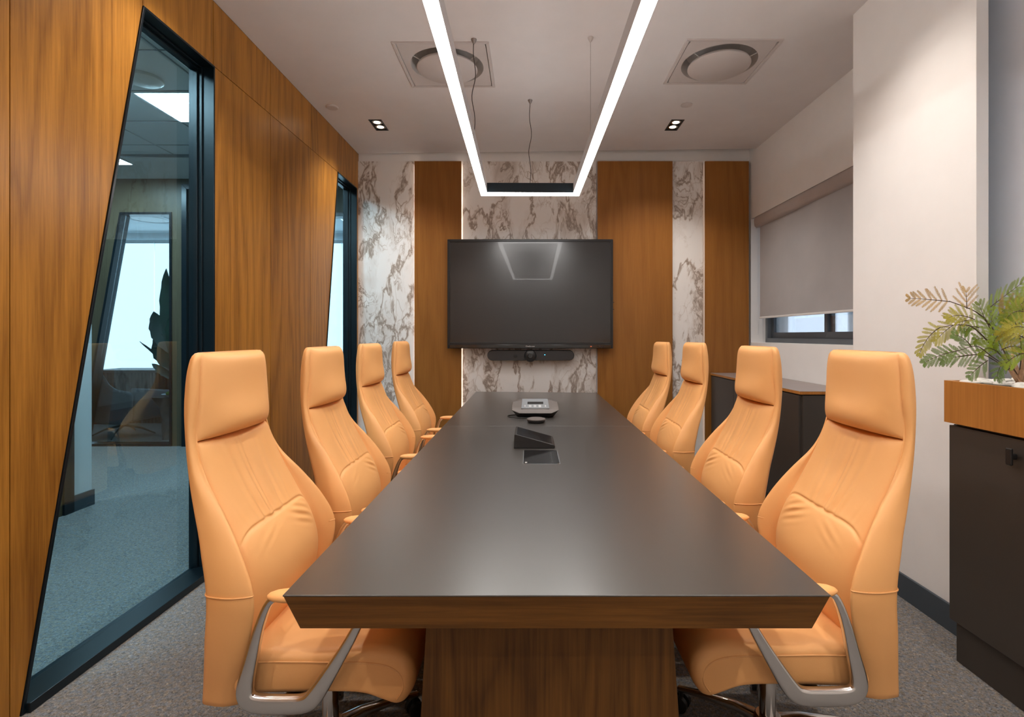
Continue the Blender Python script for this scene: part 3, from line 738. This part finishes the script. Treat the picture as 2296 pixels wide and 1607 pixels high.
        for k in range(13):
            f = (1-math.cos(PI*k/12))/2; x = -.058+.340*f; e = (1-abs(2*f-1)**7)**.5 if 0 < f < 1 else .15
            pr.append([(x, y+q[0]*.030*e, .638+q[1]*.0155*e+.002*f) for q in [(math.cos(2*PI*j/16), math.sin(2*PI*j/16)) for j in range(16)]])
        MB().rings(pr).build('arm_pad', 'leather', ar, smooth=180)
    # mechanism, lift, base, castors
    MB().box(-.10, .13, -.085, .085, .318, .352).box(-.22, -.08, -.03, .03, .325, .348).prism([(-.04, .318), (.05, .318), (.03, .27), (-.025, .27)], 'y', -.035, .035).build('mechanism', 'black', root, bevel=.006)
    MB().tube([(.0, -.08, .335), (.0, -.2, .33), (.01, -.24, .328)], .005, 8).build('tilt_lever', 'black', root, smooth=60)
    gl = MB().lathe([(.001, .08), (.026, .08), (.026, .20), (.0245, .205), (.0245, .275), (.001, .275)], n=24).build('gas_lift', 'chrome', root, smooth=40)
    MB().lathe([(.001, .055), (.040, .055), (.046, .065), (.046, .095), (.036, .105), (.001, .105)], n=24).build('hub', 'chrome', root, smooth=40)
    for k in range(5):
        a = 2*PI*(k+.5)/5; ca, sa = math.cos(a), math.sin(a)
        pts = [(ca*r_, sa*r_, z_) for r_, z_ in ((.03, .085), (.10, .092), (.20, .085), (.295, .072))]
        lg = MB().sweep(pts, rrect(1, 1, .3, 3), scales=[(.046, .032), (.036, .028), (.028, .022), (.022, .016)]).build('base_leg', 'chrome', root, smooth=50)
        cs = MB(); bx, by = ca*.285, sa*.285
        for s in (-1, 1):
            ox, oy = -sa*s*.017, ca*s*.017; rs2 = []
            for d, rr2 in ((-.010, .020), (-.008, .027), (.008, .027), (.010, .020)):
                rs2.append([(bx+ox-sa*d+ca*rr2*math.cos(q), by+oy+ca*d+sa*rr2*math.cos(q), .027+rr2*math.sin(q)) for q in [2*PI*j/20 for j in range(20)]])
            cs.rings(rs2)
        cs.tube([(bx, by, .027), (bx, by, .068)], .008, 8)
        cs.build('castor', 'black', lg, smooth=50)
    return root
def copy_tree(o, parent=None):
    c = o.copy(); COL.objects.link(c); c.parent = parent
    for ch in kids[o.name]: copy_tree(ch, c)
    return c
kids = {}
proto = make_chair()
for o in COL.objects: kids[o.name] = []
for o in COL.objects:
    if o.parent: kids[o.parent.name].append(o)
def chlab(i, side):
    pos = ['nearest', 'second', 'third', 'farthest']
    ext = {'left': ['beside the large slanted window', 'by the timber wall', 'before the far slanted window', 'by the marble panel'],
           'right': ['near the planter', 'before the sideboard', 'before the narrow marble strip', 'before the widest timber panel']}
    return '%s tan leather chair on the %s of the table, %s' % (pos[i], side, ext[side][i])
CH = [('left', 0, -.630, 1.685, 0, 0), ('left', 1, -.600, 2.365, 0, 0), ('left', 2, -.675, 3.29, 0, 0), ('left', 3, -.685, 4.12, 0, .035),
      ('right', 0, .765, 1.715, PI, 0), ('right', 1, .735, 2.455, PI, 0), ('right', 2, .740, 3.40, PI, .01), ('right', 3, .712, 4.12, PI, 0)]
for n_, (side, i, x, y, rz, dz) in enumerate(CH):
    c = proto if n_ == 0 else copy_tree(proto)
    c.location = (x, y, 0); c.rotation_euler = (0, 0, rz)
    tag(c, chlab(i, side), 'chair', 'tan leather chairs around the conference table')
    c.scale = (1, 1 if side == 'left' else -1, 1.004 if dz > .02 else 1.004 if dz else 1)

# ------------------------------------------------------------ sideboard by the window
t = empty('sideboard', (1.84, 3.63, 0)); tag(t, 'low charcoal sideboard with grey top under the window', 'sideboard')
d = XW-1.84-.004
MB().box(.02, d, .02, 1.78, .10, .915).build('body', 'cab', t, bevel=.002)
MB().box(.05, d, .05, 1.78, 0, .10).build('plinth', 'black', t)
MB().box(0, d, 0, 1.80, .918, .937).build('top_edge', 'planter_wood', t, bevel=.001)
MB().box(.001, d, .001, 1.80, .937, .940).build('top_surface', 'sidetop', t, bevel=.001)
for k in range(3):
    y = .025+k*.587
    MB().box(.002, .02, y, y+.582, .105, .910).build('door', 'cab', t, bevel=.002)
MB().box(.022, d-.0, .004, .02, .105, .910).build('end_panel', 'cab', t, bevel=.002)

# ------------------------------------------------------------ planter cabinet right
t = empty('planter_cabinet', (1.707, 2.17, 0)); tag(t, 'dark cabinet with a timber planter box on top, right of the near chair', 'cabinet')
d2 = 2.048-1.707
MB().box(.018, d2, -.97, .0, .171, .960).build('body', 'cab', t, bevel=.002)
MB().box(.026, d2, -.97, -.004, 0, .171).build('plinth', 'cab', t, bevel=.002)
for k in range(2):
    dr = MB().box(0, .018, -.485*(k+1)+.002, -.485*k-.001, .171, .957).build('door', 'cab', t, bevel=.0015)
    hy = -.485*k-.30 if k == 0 else -.62
    hb = MB().box(-.030, -.020, hy-.012, hy+.012, .865, .925); hb.box(-.022, .0, hy-.006, hy+.006, .885, .905)
    hb.build('door_handle', 'black', dr, bevel=.004)
pl = MB()
x0, x1, y0, y1, z0, z1, th = -.017, d2, -.99, .005, .969, 1.138, .018
pl.box(x0, x0+th, y0, y1, z0, z1); pl.box(x1-th, x1, y0, y1, z0, z1); pl.box(x0+th, x1-th, y1-th, y1, z0, z1); pl.box(x0+th, x1-th, y0, y0+th, z0, z1)
pl.box(x0+th, x1-th, y0+th, y1-th, z0, z0+.02)
bx = pl.build('planter_box', 'planter_wood', t, bevel=.001)
MB().box(x0+.03, x1-.02, y0+.03, y1-.03, .959, .970).build('shadow_gap', 'black', t)  # black strip standing in for the shade under the planter box
MB().box(x0+th, x1-th, y0+th, y1-th, 1.05, 1.122).build('soil', 'soil', bx)

# pebbles
def pebble():
    rs = []; n = 12
    for j in range(1, 8):
        f = PI*j/8; r = math.sin(f); z = -math.cos(f)
        rs.append([(r*math.cos(2*PI*i/n)*(1+.12*math.sin(3*2*PI*i/n+z)), r*math.sin(2*PI*i/n), z) for i in range(n)])
    return MB().rings(rs).build('pebble', 'stone', smooth=180)
pb = pebble(); first = True; placed = []
PX0, PX1, PY0, PY1 = 1.72, 2.02, 1.60, 2.145
tries = 0
while len(placed) < 95 and tries < 6000:
    tries += 1
    x, y = random.uniform(PX0, PX1), random.uniform(PY0, PY1); a = random.uniform(.014, .023)
    if any((x-px)**2+(y-py)**2 < (.78*(a+pa))**2 for px, py, pa in placed): continue
    if (x-1.836)**2+(y-1.99)**2 < .033**2: continue
    placed.append((x, y, a))
for x, y, a in placed:
    o = pb if first else pb.copy()
    if not first: COL.objects.link(o)
    first = False
    hgt = a*random.uniform(.42, .6); o.scale = (a*random.uniform(1, 1.25), a, hgt); o.location = (x, y, 1.122+hgt*.9+random.uniform(0, .014)); o.rotation_euler = (random.uniform(-.15, .15), random.uniform(-.15, .15), random.uniform(0, PI))
    tag(o, 'white rounded pebble lying in the timber planter around the plant', 'pebble', 'white pebbles in the timber planter')

# ------------------------------------------------------------ feathery plant
def bez(a, b, c, n=14):
    return [a*(1-k/n)**2+b*2*(1-k/n)*(k/n)+c*(k/n)**2 for k in range(n+1)]
plant = empty('feathery_plant', (1.836, 1.99, 1.10)); tag(plant, 'feathery green shrub with olive and bronze fronds growing in the planter', 'plant')
off = Vector((-1.836, -1.99, -1.10))
tk = MB()
base = Vector((1.836, 1.99, 1.08))
tk.tube([base+off, base+off+Vector((.002, 0, .05)), base+off+Vector((.004, .003, .085))], [.024, .021, .017], 12)
for dx, dy, dz in ((-.06, .01, .11), (-.02, -.03, .12), (.03, .02, .13), (.055, -.02, .12), (.01, .05, .11)):
    q0 = base+off+Vector((0, 0, .06)); q2 = base+off+Vector((dx, dy, .06+dz)); q1 = (q0+q2)/2+Vector((dx*.2, 0, -.01))
    tk.tube(bez(q0, q1, q2, 6), [.011-.0012*k for k in range(7)], 8)
for k in range(14):
    a = random.uniform(0, 2*PI); q0 = base+off+Vector((.018*math.cos(a), .018*math.sin(a), .05)); q2 = q0+Vector((.03*math.cos(a), .03*math.sin(a), random.uniform(.01, .07)))
    tk.tube([q0, (q0+q2)/2+Vector((0, 0, .01)), q2], [.003, .002, .0006], 5)
tk.build('trunk', 'bark', plant, smooth=180)
def frond(p0, p1, p2, n, ln, mat, nrm=(0, -1, 0), feather=True, curl=.0, taper=.45):
    n = max(4, int(n*.85)); ln *= 1.42
    """rachis p0->p2 with n pairs of feathery leaflets"""
    p0, p1, p2 = [Vector(p)+off for p in (p0, p1, p2)]
    nm = Vector(nrm).normalized(); mb = MB(); c = bez(p0, p1, p2, 24)
    mb.tube(c, [.0018*(1-.6*k/24) for k in range(25)], 5, m=1)
    for i in range(n):
        f = .06+.92*i/(n-1) if n > 1 else .5; k = f*24; a = int(min(k, 23)); pos = c[a].lerp(c[a+1], k-a); tg = (c[a+1]-c[a]).normalized()
        sd = tg.cross(nm).normalized()
        prof = math.sin(PI*(.18+.82*f))**.5 if f < .999 else .1
        prof = (1-f)**.30*(.72+.28*min(1, f*5))
        for s in (-1, 1):
            ll = ln*max(.35, prof)*random.uniform(.9, 1.08); fa = math.radians(random.uniform(42, 58)*(1-.45*f))
            dr = (tg*math.cos(fa)+sd*s*math.sin(fa)).normalized(); dr = (dr-nm*curl*random.uniform(.3, 1)+nm*random.uniform(-.12, .12)).normalized()
            wd = dr.cross(nm).normalized(); up_ = wd.cross(dr)
            if feather:
                m_ = 16
                mb.add([pos-wd*.0006, pos+wd*.0006, pos+dr*ll+wd*.0002, pos+dr*ll-wd*.0002], [(0, 1, 2, 3)], 0)
                for j in range(m_):
                    g = (j+.7)/m_; q = pos+dr*ll*g-nm*(-.10*ll*g*g); hw_ = .0054*(math.sin(PI*min(1, .12+g*.86))**.5)
                    for s2 in (-1, 1):
                        tip = q+wd*s2*hw_+dr*hw_*.9+up_*.0012*random.uniform(-1, 1); b0 = q-dr*ll/m_*.36; b1 = q+dr*ll/m_*.36
                        mb.add([b0, b1, tip+dr*.0009, tip-dr*.0009], [(0, 1, 2, 3)], 0)
            else:
                q = pos+dr*ll*.5
                mb.add([pos, q+wd*ll*.13, pos+dr*ll, q-wd*ll*.13], [(0, 1, 2, 3)], 0)
    return mb.build('frond', [mat, 'stem'], plant, smooth=180)
def stem(pts, r=.003):
    r *= .68
    q = [Vector(p)+off for p in pts]; q = [Vector(v) for v in catmull(q, 6)]
    MB().tube(q, [r*(1-.45*k/(len(q)-1)) for k in range(len(q))], 6).build('stem', 'stem', plant, smooth=180)
TR = (2285, 842)
def Q(u, v, y=2.0): return tuple(P(u, v, y))
stem([Q(2285, 850), Q(2262, 818, 1.99), Q(2222, 772, 1.97), Q(2180, 733, 1.95), Q(2150, 728, 1.95)], .0045)
stem([Q(2280, 840), Q(2250, 785, 2.02), Q(2225, 735, 2.04), Q(2190, 700, 2.03), Q(2128, 675, 2.02)], .0042)
stem([Q(2225, 735, 2.04), Q(2195, 705, 2.05), Q(2172, 690, 2.06)], .0025)
stem([Q(2150, 728, 1.95), Q(2128, 730, 1.94), Q(2105, 735, 1.93)], .0022)
stem([Q(2270, 830), Q(2225, 800, 1.93), Q(2190, 776, 1.92), Q(2150, 786, 1.92)], .003)
stem([Q(2270, 835), Q(2230, 808, 1.98), Q(2200, 795, 1.97), Q(2150, 800, 1.96)], .003)
stem([Q(2262, 800), Q(2240, 745, 2.08), Q(2225, 715, 2.1), Q(2235, 670, 2.1)], .003)
stem([Q(2285, 840), Q(2290, 780, 1.9), Q(2275, 720, 1.88), Q(2240, 705, 1.87)], .003)
stem([Q(2290, 840), Q(2310, 760, 1.95), Q(2330, 700, 1.95)], .004)
stem([Q(2285, 840), Q(2265, 760, 2.1), Q(2268, 700, 2.12)], .003)
# main fronds  (curve points in the place, leaflet count, length, tint)
frond(Q(2130, 676, 2.02), Q(2085, 671, 2.01), Q(2040, 668, 2.0), 10, .050, 'leafC')
frond(Q(2168, 692, 2.06), Q(2167, 672, 2.06), Q(2166, 655, 2.07), 5, .062, 'leafC')
frond(Q(2172, 718, 1.97), Q(2135, 720, 1.96), Q(2100, 762, 1.95), 12, .056, 'leafB')
frond(Q(2185, 716, 1.95), Q(2150, 700, 1.94), Q(2128, 712, 1.94), 9, .045, 'leafB')
frond(Q(2108, 734, 1.93), Q(2078, 750, 1.92), Q(2062, 792, 1.92), 10, .040, 'leafB')
frond(Q(2150, 786, 1.92), Q(2110, 792, 1.91), Q(2074, 812, 1.91), 11, .042, 'leafD')
frond(Q(2205, 795, 1.97), Q(2160, 793, 1.96), Q(2115, 808, 1.95), 12, .048, 'leafD')
frond(Q(2178, 778, 1.93), Q(2165, 755, 1.93), Q(2140, 750, 1.92), 8, .042, 'leafD')
frond(Q(2215, 808, 1.94), Q(2195, 820, 1.93), Q(2175, 842, 1.93), 8, .040, 'leafD')
frond(Q(2218, 690, 2.1), Q(2250, 665, 2.1), Q(2300, 628, 2.08), 11, .044, 'leafA')
frond(Q(2222, 740, 2.03), Q(2206, 712, 2.03), Q(2196, 684, 2.03), 8, .050, 'leafA')
frond(Q(2230, 760, 2.05), Q(2222, 725, 2.05), Q(2222, 695, 2.06), 8, .048, 'leafA')
frond(Q(2240, 775, 2.0), Q(2205, 752, 2.0), Q(2190, 760, 2.0), 8, .046, 'leafA')
frond(Q(2238, 790, 1.95), Q(2212, 770, 1.94), Q(2202, 790, 1.94), 8, .044, 'leafA')
frond(Q(2195, 735, 1.99), Q(2175, 725, 1.99), Q(2165, 742, 1.99), 8, .038, 'leafA')
frond(Q(2270, 812, 1.95), Q(2240, 806, 1.93), Q(2236, 845, 1.92), 9, .050, 'leafD')
for (a, b, c, mat, y) in [((2275, 740), (2262, 700), (2300, 672), 'leafA', 1.9), ((2245, 725), (2275, 690), (2320, 690), 'leafB', 1.88), ((2248, 745), (2285, 715), (2330, 720), 'leafA', 1.86),
                          ((2240, 705), (2262, 680), (2290, 690), 'leafC', 1.92), ((2250, 765), (2280, 745), (2325, 760), 'leafA', 1.9), ((2245, 785), (2275, 765), (2310, 790), 'leafB', 1.92),
                          ((2250, 740), (2232, 752), (2225, 775), 'leafA', 1.96), ((2300, 760), (2270, 740), (2245, 750), 'leafB', 1.85), ((2310, 790), (2280, 790), (2255, 815), 'leafA', 1.9),
                          ((2280, 800), (2290, 780), (2325, 800), 'leafD', 1.95), ((2290, 730), (2290, 680), (2330, 640), 'leafA', 1.98), ((2265, 700), (2280, 655), (2330, 660), 'leafA', 2.12),
                          ((2262, 770), (2242, 742), (2258, 715), 'leafD', 2.08), ((2300, 700), (2275, 690), (2255, 715), 'leafA', 1.84), ((2310, 740), (2285, 725), (2262, 738), 'leafB', 1.82),
                          ((2330, 720), (2360, 690), (2400, 700), 'leafA', 1.95), ((2330, 700), (2340, 650), (2370, 610), 'leafA', 1.97), ((2310, 810), (2350, 790), (2390, 820), 'leafD', 1.95)]:
    frond(Q(*a, y), Q(*b, y-.02), Q(*c, y-.01), 10, .050, mat, nrm=(random.uniform(-.4, .4), -1, random.uniform(-.5, .5)))

# ------------------------------------------------------------ corridor and office beyond the left wall
struct(MB().box(-8, XL-.12, Y0, 9.8, ZC, ZC+.05).build('ceiling', 'ceiling_cool') if False else MB().box(-8, XL-.12, Y0, 9.8, ZC, ZC+.05).build('ceiling', 'white_wall'), 'suspended tile ceiling of the corridor')
gm = MB()
for x in (-2.435, -3.055, -3.675, -4.295, -4.915, -5.535): gm.box(x-.006, x+.006, Y0, 5.5, ZC-.004, ZC)
for y in (2.33, 2.91, 3.49, 4.07, 4.65, 5.23): gm.box(-7.9, XL-.14, y-.006, y+.006, ZC-.004, ZC)
gm.box(-7.9, XL-.14, 5.5, 5.52, ZC-.03, ZC)
struct(gm.build('trim_1', 'silver'), 'grid of thin metal strips in the corridor ceiling')
for k, (x, y, lab) in enumerate([(-2.745, 4.36, 'square glowing ceiling panel seen high in the large slanted window'), (-4.605, 5.52, 'square glowing ceiling panel seen at the slanted edge of the large window'), (-2.745, 1.75, 'added unseen glowing ceiling panel in the near corridor'), (-2.745, -.2, 'added unseen glowing ceiling panel in the corridor beside the camera'), (-4.605, 3.2, 'added unseen glowing ceiling panel deep in the side corridor')]):  # last three are out of view, added to light the corridor
    t = empty('ceiling_panel_light', (x, y, ZC)); tag(t, lab, 'ceiling light', 'square light panels in the corridor ceiling')
    MB().ring([(-.305, -.29), (.305, -.29), (.305, .29), (-.305, .29)], [(-.288, -.273), (.288, -.273), (.288, .273), (-.288, .273)], 'z', -.014, 0).build('frame', 'whitetrim', t)
    MB().box(-.288, .288, -.273, .273, -.009, -.003).build('diffuser', 'panel', t)
tag(MB().lathe([(.001, 0), (.12, 0), (.12, -.02), (.10, -.035), (.001, -.038)], (-2.80, 3.87, ZC), 32).build('ceiling_speaker', 'whitetrim', smooth=40), 'round white ceiling speaker seen through the large slanted window', 'ceiling speaker')
# corridor left wall with a white end pier
struct(MB().box(-3.54, -3.42, Y0, 3.90, 0, ZC).build('wall_corridor', 'corridor_wood'), 'timber clad wall on the far side of the corridor')
struct(MB().box(-3.54, -3.405, 3.90, 3.985, 0, ZC).build('trim_2', 'frame'), 'dark upright post at the end of the corridor wall')
struct(MB().box(-3.54, -3.42, 3.985, 4.16, 0, ZC).build('wall_corridor', 'white_wall'), 'white end of the corridor wall')
struct(MB().box(-3.552, -3.408, 3.985, 4.175, 0, .12).build('baseboard_corridor', 'skirt'), 'dark skirting around the white end of the corridor wall')
# glazed office front
FY = 6.36
A = [(-5.38, .0), (-4.27, .0), (-4.27, 2.79), (-4.89, 2.79)]
fw = MB()
fw.box(-8, XL-.12, FY, FY+.12, 2.79, ZC); fw.prism([(-8, 0), A[0], A[3], (-8, 2.79)], 'y', FY, FY+.12)
fw.box(-4.27, -4.14, FY, FY+.12, 0, 2.79); fw.box(-3.1, -2.95, FY, FY+.12, 0, 2.79)
struct(fw.build('wall_office', 'corridor_wood'), 'timber clad office front across the corridor')
w4 = struct(MB().ring(A, shrink(A, .028), 'y', FY-.012, FY+.13).build('window_4', 'frame', bevel=.002), 'slanted dark framed office window seen through the large window')
MB().prism(shrink(A, .028), 'y', FY+.06, FY+.068).build('window_pane', 'glass_clear', w4)
B = [(-2.95, 0), (XL-.13, 0), (XL-.13, 2.77), (-2.95, 2.77)]
w5 = struct(MB().ring(B, shrink(B, .03), 'y', FY-.012, FY+.13).build('window_5', 'frame', bevel=.002), 'office window seen through the far slanted window')
MB().prism(shrink(B, .03), 'y', FY+.06, FY+.068).build('window_pane', 'glass_clear', w5)
d1 = struct(MB().ring([(-4.14, 0), (-3.10, 0), (-3.10, 3.12), (-4.14, 3.12)], [(-4.08, .0), (-3.16, .0), (-3.16, 3.06), (-4.08, 3.06)], 'y', FY-.03, FY+.12).build('door_1', 'frame', bevel=.002), 'tall timber office door in a dark frame')
MB().box(-4.08, -3.16, FY+.02, FY+.07, .01, 3.06).build('door_leaf', 'corridor_wood', d1)
struct(MB().box(-8.1, -8, Y0, 9.8, 0, ZC).build('wall_corridor', 'white_wall'))
struct(MB().box(-8, XL-.12, Y0-.1, Y0, 0, ZC).build('wall_corridor', 'white_wall'))
struct(MB().box(XL-.12, XL-.02, 5.5, 9.8, 0, ZC).build('wall_office', 'white_wall'))
struct(MB().box(-8, XL-.02, 9.70, 9.8, 0, ZC+.05).build('wall_office', 'white_wall'))
# backlit white blinds across the office windows
for k, (a, b) in enumerate(((-7.9, -6.78), (-6.77, -5.0), (-4.99, -3.4), (-3.39, -1.95))):
    t = tag(empty('office_blind', ((a+b)/2, 9.62, 2.98)), ['bright white roller blind at the left end of the office window', 'bright white roller blind behind the big leafed plant', 'bright white roller blind behind the office door', 'bright white roller blind seen through the far slanted window'][k], 'blind', 'bright roller blinds across the office window')
    h_ = (b-a)/2-.004
    MB().box(-h_, h_, 0, .004, -2.93, 0).build('fabric', 'blind_lit', t); MB().box(-h_, h_, -.02, .03, 0, .06).build('cassette', 'whitetrim', t); MB().box(-h_, h_, -.008, .012, -2.96, -2.93).build('bottom_bar', 'whitetrim', t)
t = tag(empty('office_air_vent', (-6.1, 8.55, ZC)), 'round air vent in the office ceiling seen through the slanted office window', 'air vent')
MB().lathe([(.001, -.01), (.24, -.01), (.25, 0)], n=32).build('plate', 'whitetrim', t, smooth=40); MB().ring([(.36*math.cos(2*PI*k/40), .36*math.sin(2*PI*k/40)) for k in range(40)], [(.29*math.cos(2*PI*k/40), .29*math.sin(2*PI*k/40)) for k in range(40)], 'z', -.006, 0).build('ring', 'silver', t)

# lounge chair
t = empty('swivel_lounge_chair', (-5.37, 7.05, 0), math.radians(-8)); tag(t, 'dark grey upholstered swivel lounge chair in the office', 'chair')
# back towards the camera; shell as swept rings
def lounge():
    rs = []
    for k in range(13):
        f = k/12; z = .22+.62*f; hw_ = .42+.04*math.sin(PI*f)
        back = -.30-.05*f; n = 28; ring = []
        hf = []
        for i in range(n+1):
            a = PI*i/n; x = -math.cos(a)*hw_; y = back+(1-math.sin(a)**.45)*.62*(1-.95*max(0, f-.45)/.55)
            hf.append((x, y, z))
        inn = [(x*.86, y+.07, z) for x, y, z in reversed(hf)]
        rs.append(hf+inn)
    return MB().rings(rs)
o = MB()
prof = [(-.46, .24), (-.40, .20), (.38, .20), (.44, .26), (.46, .58), (.40, .62), (.22, .64), (.12, .70), (.02, .84), (-.40, .845), (-.45, .80)]
o.rings([[(x, -.36, z) for x, z in prof], [(x*1.0, -.30, z) for x, z in prof]])
o.prism([(-.36, .22), (.36, .22), (.38, .45), (-.38, .45)], 'y', -.31, .34)
o.prism([(-.30, .24), (.32, .24), (.30, .58), (-.30, .66)], 'x', .38, .45)
o.prism([(-.30, .24), (.32, .24), (.30, .58), (-.30, .70)], 'x', -.45, -.38)
o.build('shell', 'greyfab', t, bevel=.03, seg=4)
MB().prism([(-.34, .44), (.34, .44), (.34, .52), (-.34, .52)], 'y', -.28, .34).build('seat_cushion', 'greyfab', t, bevel=.02)
MB().tube([(0, 0, .21), (0, 0, .12)], .025, 12).build('column', 'black', t)
for k in range(4):
    a = math.radians(25+90*k); MB().tube([(0, 0, .14), (.2*math.cos(a), .2*math.sin(a), .09), (.36*math.cos(a), .36*math.sin(a), .012)], [.018, .014, .010], 8).build('leg', 'black', t, smooth=60)
# slatted desk
t = empty('slatted_counter', (-5.7, 8.0, 0)); tag(t, 'dark slatted wooden counter behind the lounge chair in the office', 'counter')
MB().box(-.85, 1.0, .05, .55, 0, .76).build('body', 'black', t); MB().box(-.88, 1.03, -.01, .58, .76, .80).build('top', 'deskwood', t, bevel=.003)
sl = MB()
for k in range(36): sl.box(-.85+k*.052, -.85+k*.052+.028, .02, .05, .0, .76)
sl.build('slat_front', 'deskwood', t)
# root stump side table with moss bowl
t = tag(empty('root_wood_table', (-4.62, 7.0, 0)), 'gnarled root wood stump table beside the lounge chair', 'side table')
rs = []
for k in range(12):
    f = k/11; z = .52*f; R = .13+.07*abs(f-.45)*2
    rs.append([(R*(1+.28*math.sin(3*a+f*3)+.13*math.sin(7*a-f*5))*math.cos(a), R*(1+.28*math.sin(3*a+f*3)+.13*math.sin(7*a-f*5))*math.sin(a), z) for a in [2*PI*i/40 for i in range(40)]])
MB().rings(rs).build('stump', 'stump', t, smooth=50)
t = tag(empty('moss_bowl', (-4.63, 6.98, .52)), 'shallow bowl of green moss on the root wood stump', 'bowl')
MB().lathe([(.001, 0), (.07, 0), (.16, .035), (.165, .04), (.14, .032), (.001, .02)], n=32).build('dish', 'silver', t, smooth=50)
for k in range(9):
    a = k*.7; r_ = .07*(k % 3)/2+.01; MB().lathe([(.001, 0), (.03, .005), (.04, .025), (.025, .048), (.001, .055)], (r_*math.cos(a), r_*math.sin(a), .02), 10).build('moss_clump', 'moss', t, smooth=180)
# big-leaf plant
t = tag(empty('big_leaf_plant', (-4.72, 7.45, 0)), 'tall plant with big paddle leaves in front of the white office blind', 'plant')
MB().lathe([(.001, 0), (.14, 0), (.17, .25), (.18, .42), (.16, .42), (.15, .36), (.001, .36)], n=28).build('pot', 'black', t, smooth=40)
def leaf(base, tip, w_, bend, rot=0):
    base, tip = Vector(base), Vector(tip); d = tip-base; sd = Vector((d.z, 0, -d.x)).normalized(); sd = (Matrix.Rotation(rot, 3, d.normalized()) @ sd); mb = MB(); rs = []
    n = 14
    for k in range(n+1):
        f = k/n; p = base+d*f+Vector((bend*math.sin(PI*f), 0, 0)); ww = w_*math.sin(PI*min(1, .06+f*.94))**.7*(1-.12*((k*7) % 3)/2)
        rs.append([p-sd*ww, p+Vector((0, .012, 0)), p+sd*ww, p+Vector((0, .018, 0))])
    return mb.rings(rs)
o_ = Vector((-4.72, 7.45, 0))
def LQ(u, v): return P(u, v, 7.45)-o_
for (a, b, c, d, w_, bd, ro) in [(388, 800, 372, 602, .10, -.03, 0.3), (385, 790, 344, 698, .12, -.04, .5), (390, 830, 352, 745, .15, -.03, .2), (392, 840, 312, 765, .025, .04, .1), (392, 850, 340, 815, .06, .0, .3), (392, 835, 345, 790, .06, .02, .3),
                              (395, 800, 440, 640, .12, .03, .4), (398, 840, 450, 720, .13, .04, .3), (392, 780, 400, 690, .14, 0, .8)]:
    leaf(LQ(a, b), LQ(c, d), w_, bd, ro).build('leaf', 'strel', t, smooth=60)
for (a, b) in ((388, 800), (392, 840), (398, 840)):
    MB().tube([(0, 0, .36), (LQ(a, b)*.4+Vector((0, 0, .2))), LQ(a, b)], [.018, .014, .01], 8).build('stalk', 'strel', t, smooth=60)
